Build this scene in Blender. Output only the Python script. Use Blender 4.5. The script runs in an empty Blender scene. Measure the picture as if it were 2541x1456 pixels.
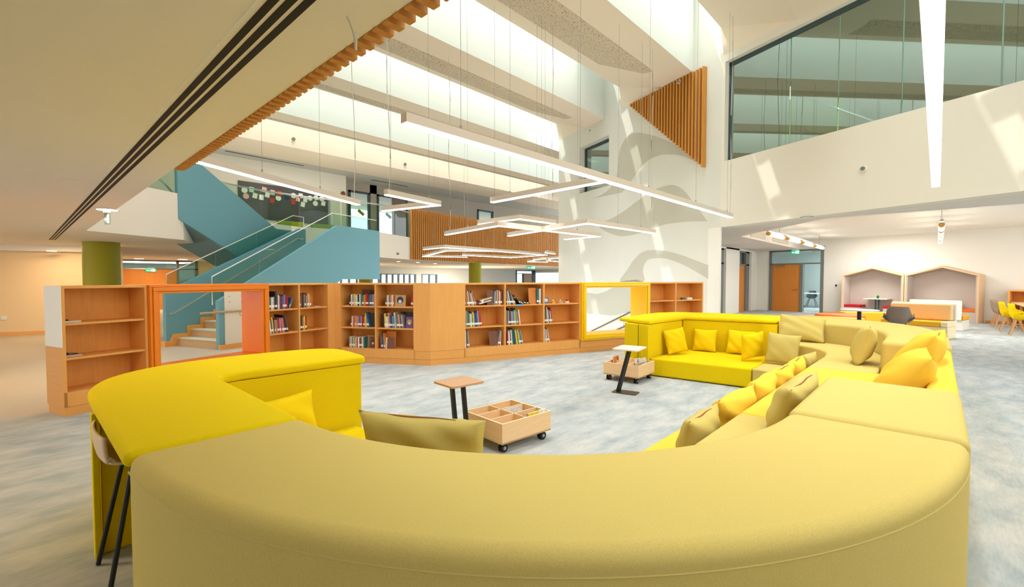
import bpy, math, random
from math import sin, cos, pi, radians, hypot, atan2
from mathutils import Vector, Matrix
C = bpy.context.scene
COL = C.collection

# ------------------------------------------------------------------ camera, sky, sun, exposure
cam_d = bpy.data.cameras.new('camera'); cam = bpy.data.objects.new('camera', cam_d); COL.objects.link(cam)
cam_d.sensor_width = 36.0; cam_d.lens = 1137.0 / 2541.0 * 36.0; cam_d.clip_end = 300
cam.location = (0, 0, 1.5)
AZ = math.atan(1225 / 1137.0)                      # heading, clockwise from +Y
cam.rotation_euler = (pi / 2 - radians(1.86), 0, -AZ)
C.camera = cam
W = bpy.data.worlds.new('sky'); C.world = W; W.use_nodes = True
bg = W.node_tree.nodes['Background']; bg.inputs[0].default_value = (0.90, 0.955, 1.0, 1); bg.inputs[1].default_value = 2.2
sun_d = bpy.data.lights.new('sun', 'SUN'); sun = bpy.data.objects.new('sun', sun_d); COL.objects.link(sun)
sun_d.energy = 1.0; sun_d.angle = radians(0.6); sun_d.color = (1, .96, .88)
sun.rotation_euler = Vector((1.2, -.34, -1)).to_track_quat('-Z', 'Y').to_euler()
sun.location = (0, 5, 20)
C.view_settings.view_transform = 'Standard'; C.view_settings.look = 'None'
C.view_settings.exposure = 0.7; C.view_settings.gamma = 1.0; C.view_settings.use_curve_mapping = False

def area(name, loc, sx, sy, power, color=(1, 1, 1), rot=(0, 0, 0)):
    d = bpy.data.lights.new(name, 'AREA'); d.shape = 'RECTANGLE'; d.size = sx; d.size_y = sy; d.energy = power; d.color = color
    o = bpy.data.objects.new(name, d); COL.objects.link(o); o.location = loc; o.rotation_euler = rot
    return o
# daylight coming down the rooflight shafts
for i, (y0, y1) in enumerate([(.42, 1.30), (4.03, 4.91), (7.64, 8.53), (11.26, 12.15), (14.88, 16.07), (18.8, 19.95)]):
    L_ = area('rooflight_daylight', (5.2 if y0 < 11 else 12, (y0 + y1) / 2, 9.15), 14 if y0 < 11 else 26, .8, 110 if y0 < 11 else 200, (.97, 1, .98)); L_.data.spread = radians(85)
# fill lamps added under the low left ceiling and in the right room
for x, y, p in [(-1.2, 4.5, 22), (-.6, 9.5, 30), (-1.5, 13.5, 30), (.6, 16.4, 24), (4.4, 26, 60)]:
    area('warm_fill_lamp', (x, y, 2.36), .5, .5, p, (1, .74, .45))
for x, y, p in [(16.5, 1.0, 70), (21, 1.8, 70), (18, -4, 60)]:
    area('room_fill_lamp', (x, y, 3.1), 1.6, 1.6, p, (1, .985, .96))
for x, y, p in [(9, 20.3, 60), (13, 27, 220), (24, 27, 420)]:
    area('rear_fill_lamp', (x, y, 2.36 if y > 21 else 6.9), 2, 1.5, p, (1, .95, .88))  # fill lamps added to brighten the dark rear
area('upper_room_fill', (15, .5, 6.85), 3, 3, 160, (.9, 1, .92))  # added lamp so the room behind the green glass shows
area('side_room_lamp', (27.5, 4.5, 2.9), 2, 2, 70, (.9, .97, 1))

# ------------------------------------------------------------------ materials
def lin(c):
    return tuple(((v / 255) / 12.92 if v / 255 <= .04045 else ((v / 255 + .055) / 1.055) ** 2.4) for v in c) + (1,)
MATS = {}
def mat(name, c, rough=.6, metal=0, spec=.3, var=None, scale=(8, 8, 8), amt=.5, bump=0, bscale=200, emit=0, detail=4, coords='Object'):
    """plain principled colour, optionally mixed by stretched noise towards var, with a fine bump"""
    if name in MATS: return MATS[name]
    m = bpy.data.materials.new(name); m.use_nodes = True; nt = m.node_tree; b = nt.nodes['Principled BSDF']
    b.inputs['Base Color'].default_value = lin(c); b.inputs['Roughness'].default_value = rough
    b.inputs['Metallic'].default_value = metal; b.inputs['Specular IOR Level'].default_value = spec
    if emit:
        b.inputs['Emission Color'].default_value = lin(c); b.inputs['Emission Strength'].default_value = emit
    if var or bump:
        tc = nt.nodes.new('ShaderNodeTexCoord')
    if var:
        mp = nt.nodes.new('ShaderNodeMapping'); mp.inputs['Scale'].default_value = scale
        nz = nt.nodes.new('ShaderNodeTexNoise'); nz.inputs['Scale'].default_value = 1; nz.inputs['Detail'].default_value = detail
        rp = nt.nodes.new('ShaderNodeValToRGB'); rp.color_ramp.elements[0].position = .5 - amt / 2; rp.color_ramp.elements[1].position = .5 + amt / 2
        rp.color_ramp.elements[0].color = lin(c); rp.color_ramp.elements[1].color = lin(var)
        nt.links.new(tc.outputs[coords], mp.inputs[0]); nt.links.new(mp.outputs[0], nz.inputs[0])
        nt.links.new(nz.outputs[0], rp.inputs[0]); nt.links.new(rp.outputs[0], b.inputs['Base Color'])
    if bump:
        n2 = nt.nodes.new('ShaderNodeTexNoise'); n2.inputs['Scale'].default_value = bscale; n2.inputs['Detail'].default_value = 2
        bp = nt.nodes.new('ShaderNodeBump'); bp.inputs['Strength'].default_value = bump; bp.inputs['Distance'].default_value = .0015
        nt.links.new(tc.outputs['Object'], n2.inputs[0]); nt.links.new(n2.outputs[0], bp.inputs['Height']); nt.links.new(bp.outputs[0], b.inputs['Normal'])
    MATS[name] = m
    return m
def glass(name, tint=(225, 238, 232), ior=1.45, base=.0, refl=(.9, .95, .93, 1)):
    if name in MATS: return MATS[name]
    m = bpy.data.materials.new(name); m.use_nodes = True; nt = m.node_tree; nt.nodes.remove(nt.nodes['Principled BSDF'])
    out = nt.nodes['Material Output']
    tr = nt.nodes.new('ShaderNodeBsdfTransparent'); tr.inputs[0].default_value = lin(tint)
    gl = nt.nodes.new('ShaderNodeBsdfGlossy'); gl.inputs['Roughness'].default_value = .02; gl.inputs[0].default_value = refl
    fr = nt.nodes.new('ShaderNodeFresnel'); fr.inputs[0].default_value = ior
    ad = nt.nodes.new('ShaderNodeMath'); ad.operation = 'ADD'; ad.inputs[1].default_value = base; ad.use_clamp = True
    mx = nt.nodes.new('ShaderNodeMixShader')
    ge = nt.nodes.new('ShaderNodeNewGeometry'); iv = nt.nodes.new('ShaderNodeMath'); iv.operation = 'SUBTRACT'; iv.inputs[0].default_value = 1.0; ml = nt.nodes.new('ShaderNodeMath'); ml.operation = 'MULTIPLY'
    nt.links.new(fr.outputs[0], ad.inputs[0]); nt.links.new(ge.outputs['Backfacing'], iv.inputs[1]); nt.links.new(ad.outputs[0], ml.inputs[0]); nt.links.new(iv.outputs[0], ml.inputs[1]); nt.links.new(ml.outputs[0], mx.inputs[0])
    nt.links.new(tr.outputs[0], mx.inputs[1]); nt.links.new(gl.outputs[0], mx.inputs[2]); nt.links.new(mx.outputs[0], out.inputs[0])
    MATS[name] = m
    return m
def speckle(name, c, dark):
    m = bpy.data.materials.new(name); m.use_nodes = True; nt = m.node_tree; b = nt.nodes['Principled BSDF']; b.inputs['Roughness'].default_value = .9
    tc = nt.nodes.new('ShaderNodeTexCoord'); vo = nt.nodes.new('ShaderNodeTexVoronoi'); vo.inputs['Scale'].default_value = 19
    rp = nt.nodes.new('ShaderNodeValToRGB'); rp.color_ramp.elements[0].position = .22; rp.color_ramp.elements[1].position = .34
    rp.color_ramp.elements[0].color = lin(dark); rp.color_ramp.elements[1].color = lin(c)
    nt.links.new(tc.outputs['Object'], vo.inputs[0]); nt.links.new(vo.outputs[0], rp.inputs[0]); nt.links.new(rp.outputs[0], b.inputs['Base Color'])
    return m

YEL = mat('yellow_wool', (240, 212, 20), .9, spec=.1, var=(230, 200, 10), scale=(260, 260, 260), bump=.25, bscale=350)
OLI = mat('olive_wool', (220, 198, 118), .9, spec=.1, var=(205, 182, 102), scale=(260, 260, 260), bump=.3, bscale=350)
SUN = mat('soft_yellow_wool', (250, 210, 82), .9, spec=.1, var=(246, 202, 70), scale=(260, 260, 260), bump=.25, bscale=350)
LINEN_Y = mat('yellow_linen', (242, 208, 20), .9, spec=.1, bump=.3, bscale=300)
LINEN_S = mat('warm_yellow_linen', (248, 206, 74), .9, spec=.1, bump=.3, bscale=300)
LINEN_O = mat('olive_linen', (206, 186, 106), .9, spec=.1, bump=.35, bscale=300)
PIPE = mat('olive_piping', (212, 190, 112), .9)
ZIP = mat('zip_brown', (150, 95, 50), .5)
MAPLE = mat('maple_veneer', (240, 176, 98), .5, var=(232, 164, 84), scale=(2.5, 2.5, 40), detail=6)
MAPLE_V = mat('maple_veneer_upright', (242, 178, 100), .5, var=(234, 166, 86), scale=(40, 40, 2.5), detail=6)
MAPLE_D = mat('maple_back', (238, 168, 84), .5, var=(230, 156, 72), scale=(40, 40, 2.5), detail=6)
BEECH = mat('birch_ply', (246, 210, 162), .5, var=(238, 198, 146), scale=(4, 4, 30))
BEECH_E = mat('ply_edge', (250, 222, 180), .6)
ORANGE = mat('orange_lacquer', (244, 134, 10), .35, spec=.4)
YFRAME = mat('yellow_lacquer', (252, 204, 0), .35, spec=.4)
WHITE = mat('white_paint', (236, 233, 224), .7)
CREAM = mat('cream_paint', (230, 225, 212), .8)
WARMW = mat('warm_cream_paint', (236, 208, 164), .8)
MURAL_L = mat('mural_light', (226, 226, 216), .8, var=(218, 218, 208), scale=(.9, .9, .9))
MURAL_D = mat('mural_taupe', (200, 198, 182), .8, var=(192, 189, 173), scale=(.9, .9, .9))
SOFFIT = mat('soffit_paint', (240, 232, 220), .85)
BEAM = mat('beam_warm_bounce', (236, 224, 204), .85); SHAFT = mat('shaft_white', (224, 228, 220), .8)  # undersides carry the warm bounce light as a tint; sides stay white
SPECK = speckle('perforated_board', (210, 196, 172), (150, 136, 112))
TILE = mat('grey_ceiling_tile', (200, 200, 194), .9)
BLUE = mat('petrol_blue', (116, 168, 182), .6, spec=.2)
BLUE_L = mat('pale_blue_edge', (140, 195, 205), .6)
SLAT = mat('larch_slat', (212, 150, 72), .6, var=(198, 132, 54), scale=(30, 30, 2))
SLAT_D = mat('slat_gap_shade', (84, 46, 12), .8)  # darkened to put the shade between the slats into the colour
GREENC = mat('olive_green_paint', (156, 150, 30), .55)
LIME = mat('lime_fabric', (150, 160, 30), .8)
FRAME = mat('grey_metal', (118, 122, 118), .5, spec=.4)
TEAL = mat('dark_teal_metal', (62, 82, 84), .5)
DOOR = mat('orange_door', (216, 140, 62), .45, var=(208, 132, 56), scale=(20, 20, 1.5))
STEEL = mat('steel', (190, 190, 186), .3, metal=1)
BLACK = mat('black_metal', (28, 28, 30), .4, spec=.4)
DARK = mat('dark_gap', (12, 12, 14), .6)
RUBBER = mat('rubber', (40, 40, 42), .7)
LAMPW = mat('lamp_housing', (214, 202, 186), .5)
GLOW = mat('led_glow', (255, 246, 238), .5, emit=5)
TUBE = mat('tube_glow', (255, 244, 226), .5, emit=6)
PAPER = mat('paper', (240, 238, 228), .8)
CABLE = mat('cable', (205, 200, 190), .6)
WIRE = mat('steel_wire', (165, 162, 155), .5)
GLASS = glass('clear_glass', (226, 240, 232))
GLASS_G = glass('green_glass', (138, 158, 148), 1.5, .34, (.78, .89, .85, 1))
GLASS_W = glass('window_glass', (235, 243, 243))
EXITG = mat('exit_green', (20, 160, 120), .5, emit=.8)
EXITW = mat('exit_white', (235, 245, 240), .5, emit=.9)
FELT = mat('grey_felt', (200, 188, 178), .9)
RED = mat('red_leather', (190, 16, 30), .5)
ORLEA = mat('orange_leather', (232, 110, 24), .5)
AMBER = mat('amber_leather', (246, 178, 30), .5)
PEACH = mat('peach_leather', (240, 196, 134), .5)
WLEA = mat('white_leather', (232, 230, 220), .5)
GREYP = mat('grey_plastic', (142, 126, 112), .6)
TAUPE = mat('taupe_plastic', (160, 138, 116), .6)
SHELLB = mat('beige_shell', (226, 200, 168), .55)
WOODLEG = mat('beech_leg', (206, 154, 104), .5)
STEP = mat('stair_wood', (206, 172, 132), .6, var=(192, 156, 116), scale=(10, 10, 30))
STEPT = mat('stair_tread', (200, 198, 180), .6)
PLANT = mat('plant_green', (20, 110, 70), .6)
CARPET = mat('carpet', (196, 203, 205), .95, spec=.05)
# woven carpet: two layers of stretched noise
nt = CARPET.node_tree; b = nt.nodes['Principled BSDF']; tc = nt.nodes.new('ShaderNodeTexCoord')
def stretch(scale, rot, det):
    mp = nt.nodes.new('ShaderNodeMapping'); mp.inputs['Scale'].default_value = scale; mp.inputs['Rotation'].default_value = (0, 0, rot)
    nz = nt.nodes.new('ShaderNodeTexNoise'); nz.inputs['Scale'].default_value = 1; nz.inputs['Detail'].default_value = det; nz.inputs['Roughness'].default_value = .65
    nt.links.new(tc.outputs['Object'], mp.inputs[0]); nt.links.new(mp.outputs[0], nz.inputs[0]); return nz.outputs[0]
a1 = stretch((2.2, 5.2, 1), radians(4), 12); a2 = stretch((9, 60, 1), radians(0), 5)
mx = nt.nodes.new('ShaderNodeMath'); mx.operation = 'MULTIPLY_ADD'; mx.inputs[1].default_value = .35
nt.links.new(a2, mx.inputs[0]); nt.links.new(a1, mx.inputs[2])
rp = nt.nodes.new('ShaderNodeValToRGB'); e = rp.color_ramp.elements
e[0].position = .46; e[0].color = lin((154, 165, 170)); e[1].position = .88; e[1].color = lin((204, 204, 200))
k_ = e.new(.66); k_.color = lin((180, 186, 187))
nt.links.new(mx.outputs[0], rp.inputs[0]); nt.links.new(rp.outputs[0], b.inputs['Base Color'])
VINYL = mat('vinyl', (192, 182, 166), .5, var=(182, 170, 152), scale=(1.5, .4, 1))

# ------------------------------------------------------------------ mesh helpers
class MB:
    def __init__(s): s.v = []; s.f = []; s.m = []
    def add(s, vs, fs, mi=0):
        n = len(s.v); s.v += [tuple(p) for p in vs]; s.f += [tuple(i + n for i in f) for f in fs]; s.m += [mi] * len(fs); return s
    def box(s, x0, x1, y0, y1, z0, z1, mi=0):
        return s.add([(x0, y0, z0), (x1, y0, z0), (x1, y1, z0), (x0, y1, z0), (x0, y0, z1), (x1, y0, z1), (x1, y1, z1), (x0, y1, z1)],
                     [(0, 3, 2, 1), (4, 5, 6, 7), (0, 1, 5, 4), (1, 2, 6, 5), (2, 3, 7, 6), (3, 0, 4, 7)], mi)
    def extr(s, pts, vec, mi=0):
        """closed planar outline pushed along vec"""
        vec = Vector(vec); a = [Vector(p) for p in pts]; n = len(a)
        nrm = Vector((0, 0, 0))
        for i in range(n): nrm += a[i].cross(a[(i + 1) % n])
        if nrm.dot(vec) > 0: a = a[::-1]
        return s.add(a + [p + vec for p in a], [tuple(range(n)), tuple(range(2 * n - 1, n - 1, -1))] +
                     [(i, n + i, n + (i + 1) % n, (i + 1) % n) for i in range(n)], mi)
    def prism(s, poly, z0, z1, mi=0): return s.extr([(x, y, z0) for x, y in poly], (0, 0, z1 - z0), mi)
    def bar(s, p, q, w, h, mi=0, up=(0, 0, 1)):
        """rectangular bar from p to q, w across, h along up"""
        p = Vector(p); q = Vector(q); d = (q - p).normalized(); up = Vector(up)
        a = d.cross(up)
        if a.length < 1e-4: a = d.cross(Vector((1, 0, 0)))
        a.normalize(); u = a.cross(d); a *= w / 2; u *= h / 2
        return s.extr([p + a + u, p - a + u, p - a - u, p + a - u], q - p, mi)
    def tube(s, pts, r, n=8, mi=0, r2=None):
        pts = [Vector(p) for p in pts]; L = len(pts); vs = []
        for i, p in enumerate(pts):
            d = (pts[min(i + 1, L - 1)] - pts[max(i - 1, 0)]).normalized()
            a = d.cross(Vector((0, 0, 1)));
            if a.length < 1e-3: a = d.cross(Vector((1, 0, 0)))
            a.normalize(); u = a.cross(d); rr = r if r2 is None else r + (r2 - r) * i / (L - 1)
            vs += [p + (a * cos(2 * pi * k / n) + u * sin(2 * pi * k / n)) * rr for k in range(n)]
        fs = [(i * n + k, i * n + (k + 1) % n, (i + 1) * n + (k + 1) % n, (i + 1) * n + k) for i in range(L - 1) for k in range(n)]
        fs += [tuple(range(n))[::-1], tuple(range((L - 1) * n, L * n))]
        return s.add(vs, fs, mi)
    def lathe(s, prof, c, n=24, mi=0):
        vs = [(c[0] + r * cos(2 * pi * k / n), c[1] + r * sin(2 * pi * k / n), c[2] + z) for r, z in prof for k in range(n)]
        L = len(prof)
        fs = [(i * n + k, i * n + (k + 1) % n, (i + 1) * n + (k + 1) % n, (i + 1) * n + k) for i in range(L - 1) for k in range(n)]
        fs += [tuple(range(n))[::-1], tuple(range((L - 1) * n, L * n))]
        return s.add(vs, fs, mi)
    def grid(s, P, mi=0, close=False):
        n, m = len(P), len(P[0]); vs = [p for row in P for p in row]
        fs = [(i * m + j, i * m + j + 1, (i + 1) * m + j + 1, (i + 1) * m + j) for i in range(n - 1) for j in range(m - 1)]
        return s.add(vs, fs, mi)

def setp(o, **k):
    for a, v in k.items():
        if v: o[a] = v
    return o
def link(o, parent=None, world=True):
    COL.objects.link(o)
    if parent is not None:
        o.parent = parent
        if world:
            M = Matrix.LocRotScale(parent.location, parent.rotation_euler, parent.scale)
            p = parent.parent
            if p is not None:
                M = parent.matrix_parent_inverse @ M
                M = Matrix.LocRotScale(p.location, p.rotation_euler, p.scale) @ M
            o.matrix_parent_inverse = M.inverted()
    return o
def mesh(name, mb, mats, smooth=None, bevel=0, seg=2, sub=0, fix=True):
    me = bpy.data.meshes.new(name); me.from_pydata(mb.v, [], mb.f); me.update()
    if not isinstance(mats, (list, tuple)): mats = [mats]
    for m in mats: me.materials.append(m)
    me.polygons.foreach_set('material_index', mb.m)
    if fix:
        import bmesh
        bm = bmesh.new(); bm.from_mesh(me); bmesh.ops.recalc_face_normals(bm, faces=bm.faces); bm.to_mesh(me); bm.free()
    if smooth or bevel or sub:
        me.polygons.foreach_set('use_smooth', [True] * len(me.polygons)); me.set_sharp_from_angle(angle=radians(smooth or 40))
    return me
def obj(name, mb, mats, parent=None, world=True, smooth=None, bevel=0, seg=3, sub=0, label=None, fix=True):
    me = mb if isinstance(mb, bpy.types.Mesh) else mesh(name, mb, mats, smooth, bevel, seg, sub, fix)
    o = bpy.data.objects.new(name, me); link(o, parent, world)
    if bevel:
        md = o.modifiers.new('bevel', 'BEVEL'); md.width = bevel; md.segments = seg; md.limit_method = 'ANGLE'; md.angle_limit = radians(42); md.harden_normals = True
    if sub:
        md = o.modifiers.new('sub', 'SUBSURF'); md.levels = sub; md.render_levels = sub
    if label: o['label'] = label
    return o
def thing(name, label, cat, loc=(0, 0, 0), rz=0, group=None):
    o = bpy.data.objects.new(name, None); COL.objects.link(o); o.empty_display_size = .1
    o.location = loc; o.rotation_euler = (0, 0, rz); return setp(o, label=label, category=cat, group=group)
def tag(o, label, cat, group=None, kind=None): return setp(o, label=label, category=cat, group=group, kind=kind)
def struct(name, mb, m, label, cat, **k):
    o = obj(name, mb, m, **k); return tag(o, label, cat, kind='structure')
def dup(root, loc, rz, label=None, group=None):
    r = root.copy(); COL.objects.link(r); r.location = loc; r.rotation_euler = (0, 0, rz)
    if label: r['label'] = label
    if group: r['group'] = group
    for ch in list(root.children):
        c = ch.copy(); COL.objects.link(c); c.parent = r
        for g in list(ch.children):
            d = g.copy(); COL.objects.link(d); d.parent = c
    return r
def smooth_line(pts, n=5, closed=False):
    P = [Vector(p) for p in pts]; L = len(P); out = []
    for i in range(L if closed else L - 1):
        g = (lambda k: P[k % L]) if closed else (lambda k: P[max(0, min(L - 1, k))])
        a, b_, c, d = g(i - 1), g(i), g(i + 1), g(i + 2)
        for j in range(n):
            t = j / n
            out.append(.5 * ((2 * b_) + (c - a) * t + (2 * a - 5 * b_ + 4 * c - d) * t * t + (3 * b_ - a - 3 * c + d) * t ** 3))
    if not closed: out.append(P[-1])
    return [tuple(p) for p in out]
def tri_fan(poly):
    from mathutils.geometry import tessellate_polygon
    return tessellate_polygon([[Vector((p[0], p[1], 0)) for p in poly]])
ORD = ['', 'first', 'second', 'third', 'fourth', 'fifth', 'sixth', 'seventh', 'eighth', 'ninth', 'tenth', 'eleventh', 'twelfth', 'thirteenth', 'fourteenth',
       'fifteenth', 'sixteenth', 'seventeenth', 'eighteenth', 'nineteenth', 'twentieth']

# ================================================================== THE SETTING
def wx(y): return 10.526 + .391 * y                 # the mural wall: X on the wall face for a given Y
WN = Vector((1, -.391, 0)).normalized()              # into the wall
def WP(y, z, off=0): return Vector((wx(y), y, z)) + WN * off
def wpanel(mb, y0, y1, z0, z1, t=.35, off=0, mi=0):
    return mb.extr([WP(y0, z0, off), WP(y1, z0, off), WP(y1, z1, off), WP(y0, z1, off)], WN * t, mi)

# floors
m = MB(); m.prism([(-14, -9), (40, -9), (40, 5.2), (12.2, 4.2), (9.2, 5.15), (8.2, 5.3), (4.95, 6.5), (3.9, 8.1), (.15, 7.26), (-14, 7.24)], -.1, 0)
struct('floor', m, CARPET, 'pale grey blue woven carpet around the sofas', 'floor')
m = MB(); m.prism([(-14, 7.24), (.15, 7.26), (3.9, 8.1), (4.95, 6.5), (6.3, 6.1), (6.3, 11.5), (15.2, 11.5), (42, 11.5), (42, 46), (-14, 46)], -.1, 0)
struct('floor', m, VINYL, 'smooth beige floor behind the bookcases', 'floor')
m = MB(); m.prism([(12.3, 4.21), (40, 5.2), (40, 11.5), (15.1, 11.5)], -.1, 0)
struct('floor', m, CARPET, 'carpet floor in the room behind the glazed orange door', 'floor')
m = MB(); m.prism([(6, 4.5), (16, 4.5), (16, 12), (6, 12)], -3.1, -3.0)
struct('floor', m, VINYL, 'lower landing floor down behind the long bookcase', 'floor')

# mural wall with its small window, slat triangle and the big upper window
def ribbon(mb, pts, mi, n=5):
    pts = [q for p in pts for q in ([p, p] if p[0] < 4.5 or p[0] > 11.2 else [p])]     # keep the corners at the wall ends crisp
    sm = smooth_line([(p[0], p[1], 0) for p in pts], 3, True)
    sm = [p for i, p in enumerate(sm) if (Vector(p) - Vector(sm[i - 1])).length > .002]
    poly = [(p[0], p[1]) for p in sm]; vs = [WP(y, z, -.003) for y, z in poly]
    mb.add(vs, tri_fan(poly), mi)
m = MB()
wpanel(m, 4.40, 8.28, -3, 2.8); wpanel(m, 4.06, 8.28, 2.8, 9.3); wpanel(m, 9.93, 11.29, -3, 9.3); wpanel(m, 8.28, 9.93, -3, 4.68); wpanel(m, 8.28, 9.93, 6.38, 9.3)
W1 = [(11.26, 4.62), (10.43, 4.51), (9.49, 4.38), (8.71, 4.41), (8.17, 4.59), (7.89, 4.88), (7.84, 5.25), (7.78, 5.62), (7.62, 5.91), (7.36, 6.06), (7.0, 6.06), (6.61, 5.91), (6.11, 5.65), (5.63, 5.35), (5.27, 5.09), (4.96, 4.82), (4.7, 4.58), (4.47, 4.38), (4.88, 4.67), (5.27, 4.9), (5.67, 5.04), (6.05, 5.12), (6.41, 5.09), (6.7, 5.0), (6.94, 4.82), (7.19, 4.62), (7.5, 4.39), (7.94, 4.16), (8.52, 3.98), (9.15, 3.93), (10.05, 3.99), (11.26, 4.14)]
W2 = [(8.58, 3.46), (8.04, 3.55), (7.49, 3.71), (7.08, 3.87), (6.68, 4.02), (6.4, 4.11), (6.09, 4.17), (5.66, 4.17), (5.37, 4.07), (5.13, 3.88), (4.9, 3.59), (4.68, 3.34), (4.54, 3.14), (4.43, 2.99), (4.75, 3.03), (5.24, 3.07), (5.85, 3.07), (6.3, 3.0), (6.77, 2.92), (7.27, 2.88), (7.7, 2.9), (8.15, 3.02), (8.58, 3.2), (8.83, 3.39)]
W2B = [(11.26, 4.12), (10.58, 3.83), (9.91, 3.63), (10.2, 3.43), (10.73, 3.24), (11.24, 3.03)]
W3 = [(7.68, 1.39), (7.36, 1.78), (7.05, 2.11), (6.71, 2.31), (6.38, 2.36), (5.93, 2.32), (5.51, 2.23), (5.11, 2.11), (4.73, 1.97), (4.39, 1.85), (4.38, 1.49), (4.66, 1.64), (5.03, 1.82), (5.42, 1.98), (5.84, 2.09), (6.19, 2.11), (6.47, 2.07), (6.63, 1.91), (6.68, 1.7), (6.66, 1.39)]
W4 = [(9.49, 0.94), (8.96, 0.95), (8.46, 1.04), (8.11, 1.17), (7.85, 1.3), (7.68, 1.40), (6.66, 1.40), (6.63, 0.52), (7.5, 0.38), (7.88, 0.27), (8.45, 0.24), (8.95, 0.25), (9.46, 0.25)]
for w in (W1, W2, W2B, W3, W4): ribbon(m, w, 1)
wall_m = struct('wall_mural', m, [MURAL_L, MURAL_D], 'tall pale wall painted with sweeping taupe waves', 'wall', fix=False)
m = MB(); wpanel(m, -9, 4.06, 2.80, 4.43); wpanel(m, -9, 4.06, 6.88, 9.3); wpanel(m, 3.98, 4.06, 4.43, 6.88)
struct('wall_right', m, CREAM, 'cream parapet band above the opening to the side room', 'wall')
m = MB(); wpanel(m, 4.06, 4.40, 0, 2.8, t=.06)
struct('trim_1', m, WHITE, 'white pier at the end of the mural wall', 'pier')
# small window in the mural wall
w = thing('window_1', 'small dark window high in the mural wall', 'window', WP(9.1, 5.5)); setp(w, kind='structure')
f = MB()
for a, b_, c, d in [(8.28, 9.93, 4.68, 4.76), (8.28, 9.93, 6.30, 6.38), (8.28, 8.36, 4.68, 6.38), (9.85, 9.93, 4.68, 6.38)]: wpanel(f, a, b_, c, d, .06, .24)
obj('window_frame', f, TEAL, w); g = MB(); wpanel(g, 8.3, 9.9, 4.7, 6.36, .012, .27); obj('pane', g, GLASS_G, w)
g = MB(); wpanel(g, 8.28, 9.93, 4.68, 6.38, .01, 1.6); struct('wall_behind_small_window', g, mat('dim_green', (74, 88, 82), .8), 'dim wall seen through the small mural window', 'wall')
# big upper window
w = thing('window_2', 'big green tinted window above the cream parapet', 'window', WP(1, 5.6)); setp(w, kind='structure')
f = MB()
for a, b_, c, d in [(-9, 4.06, 4.43, 4.47), (-9, 4.06, 6.78, 6.88), (3.92, 4.0, 4.43, 6.88)]: wpanel(f, a, b_, c, d, .08, .14)
obj('window_frame', f, TEAL, w)
for i, yy in enumerate([4.0, 2.52, 1.6, .6, -.6, -2]):
    g = MB(); wpanel(g, (2.53, 1.61, .61, -.59, -1.99, -9)[i], yy - .01, 4.46, 6.80, .012, .16); obj('pane', g, GLASS_G, w)
# rooms behind the upper windows
UP = mat('upper_room_paint', (178, 190, 180), .8); UPG = mat('upper_room_green', (122, 146, 86), .7)
m = MB()
m.prism([(9.3, -9), (24, -9), (24, 12), (15.4, 11.5), (12.5, 4.06), (10, -2)], 3.40, 3.45)
m.prism([(9.2, -9), (24, -9), (24, 12), (15.6, 11.5), (12.6, 4.06), (10, -2)], 6.92, 6.98)
struct('ceiling_upper_room', m, UP, 'floor and ceiling of the upper room behind green glass', 'ceiling')
m = MB(); m.box(18.5, 18.7, -9, 12, 3.45, 6.95); struct('wall_upper_room', m, UP, 'rear wall of the upper room behind green glass', 'wall')
m = MB(); m.extr([WP(4.05, 3.45, .36), WP(4.05, 6.9, .36), WP(4.05, 6.9, 6), WP(4.05, 3.45, 6)], (0, .1, 0)); struct('wall_upper_green', m, UPG, 'green side wall just inside the big upper window', 'wall')
st = thing('upper_staircase', 'green stair flight with pale handrail seen through the big upper window', 'staircase', (15, 2, 3.45))
m = MB(); m.extr([(15.2, 3.6, 6.2), (15.2, 3.6, 5.75), (15.2, .1, 3.5), (15.2, -.7, 3.5)], (.06, 0, 0)); obj('stringer', m, UPG, st)
m = MB(); m.tube([(14.9, 3.4, 6.9), (14.9, -.2, 4.5)], .03); obj('handrail', m, STEEL, st)
m = MB(); m.extr([(15.17, 1.6, 4.85), (15.17, 1.6, 4.62), (15.17, .7, 4.02), (15.17, .7, 4.25)], (.02, 0, 0)); obj('vent_panel', m, WLEA, st)
m = MB(); m.lathe([(.28, 0), (.36, .12), (.38, .3), (.33, .42), (.1, .45)], (12.3, 1.85, 4.25), 20); m.lathe([(.25, 0), (.25, .8)], (12.3, 1.85, 3.452), 20)
tag(obj('tub_chair', m, WLEA, smooth=40), 'rounded pale tub chair behind the big upper window', 'chair')

# slat triangle
sl = thing('slat_screen', 'triangle of upright larch slats on the mural wall', 'slat screen', WP(5, 5.5))
m = MB(); y = 4.50; slats = MB()
while y < 7.12:
    zt = 6.985; zb_ = 4.43 + (y - 4.52) / (7.15 - 4.52) * 2.5
    if zt - zb_ > .03: wpanel(slats, y, y + .046, zb_, zt, .12, -.125)
    y += .1045
obj('slat', slats, SLAT, sl, label='upright slats with stepped lower ends')
m = MB(); m.extr([WP(4.5, 4.5, -.004), WP(7.1, 6.96, -.004), WP(4.5, 6.98, -.004)], WN * .003); obj('backing', m, SLAT_D, sl)

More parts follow.
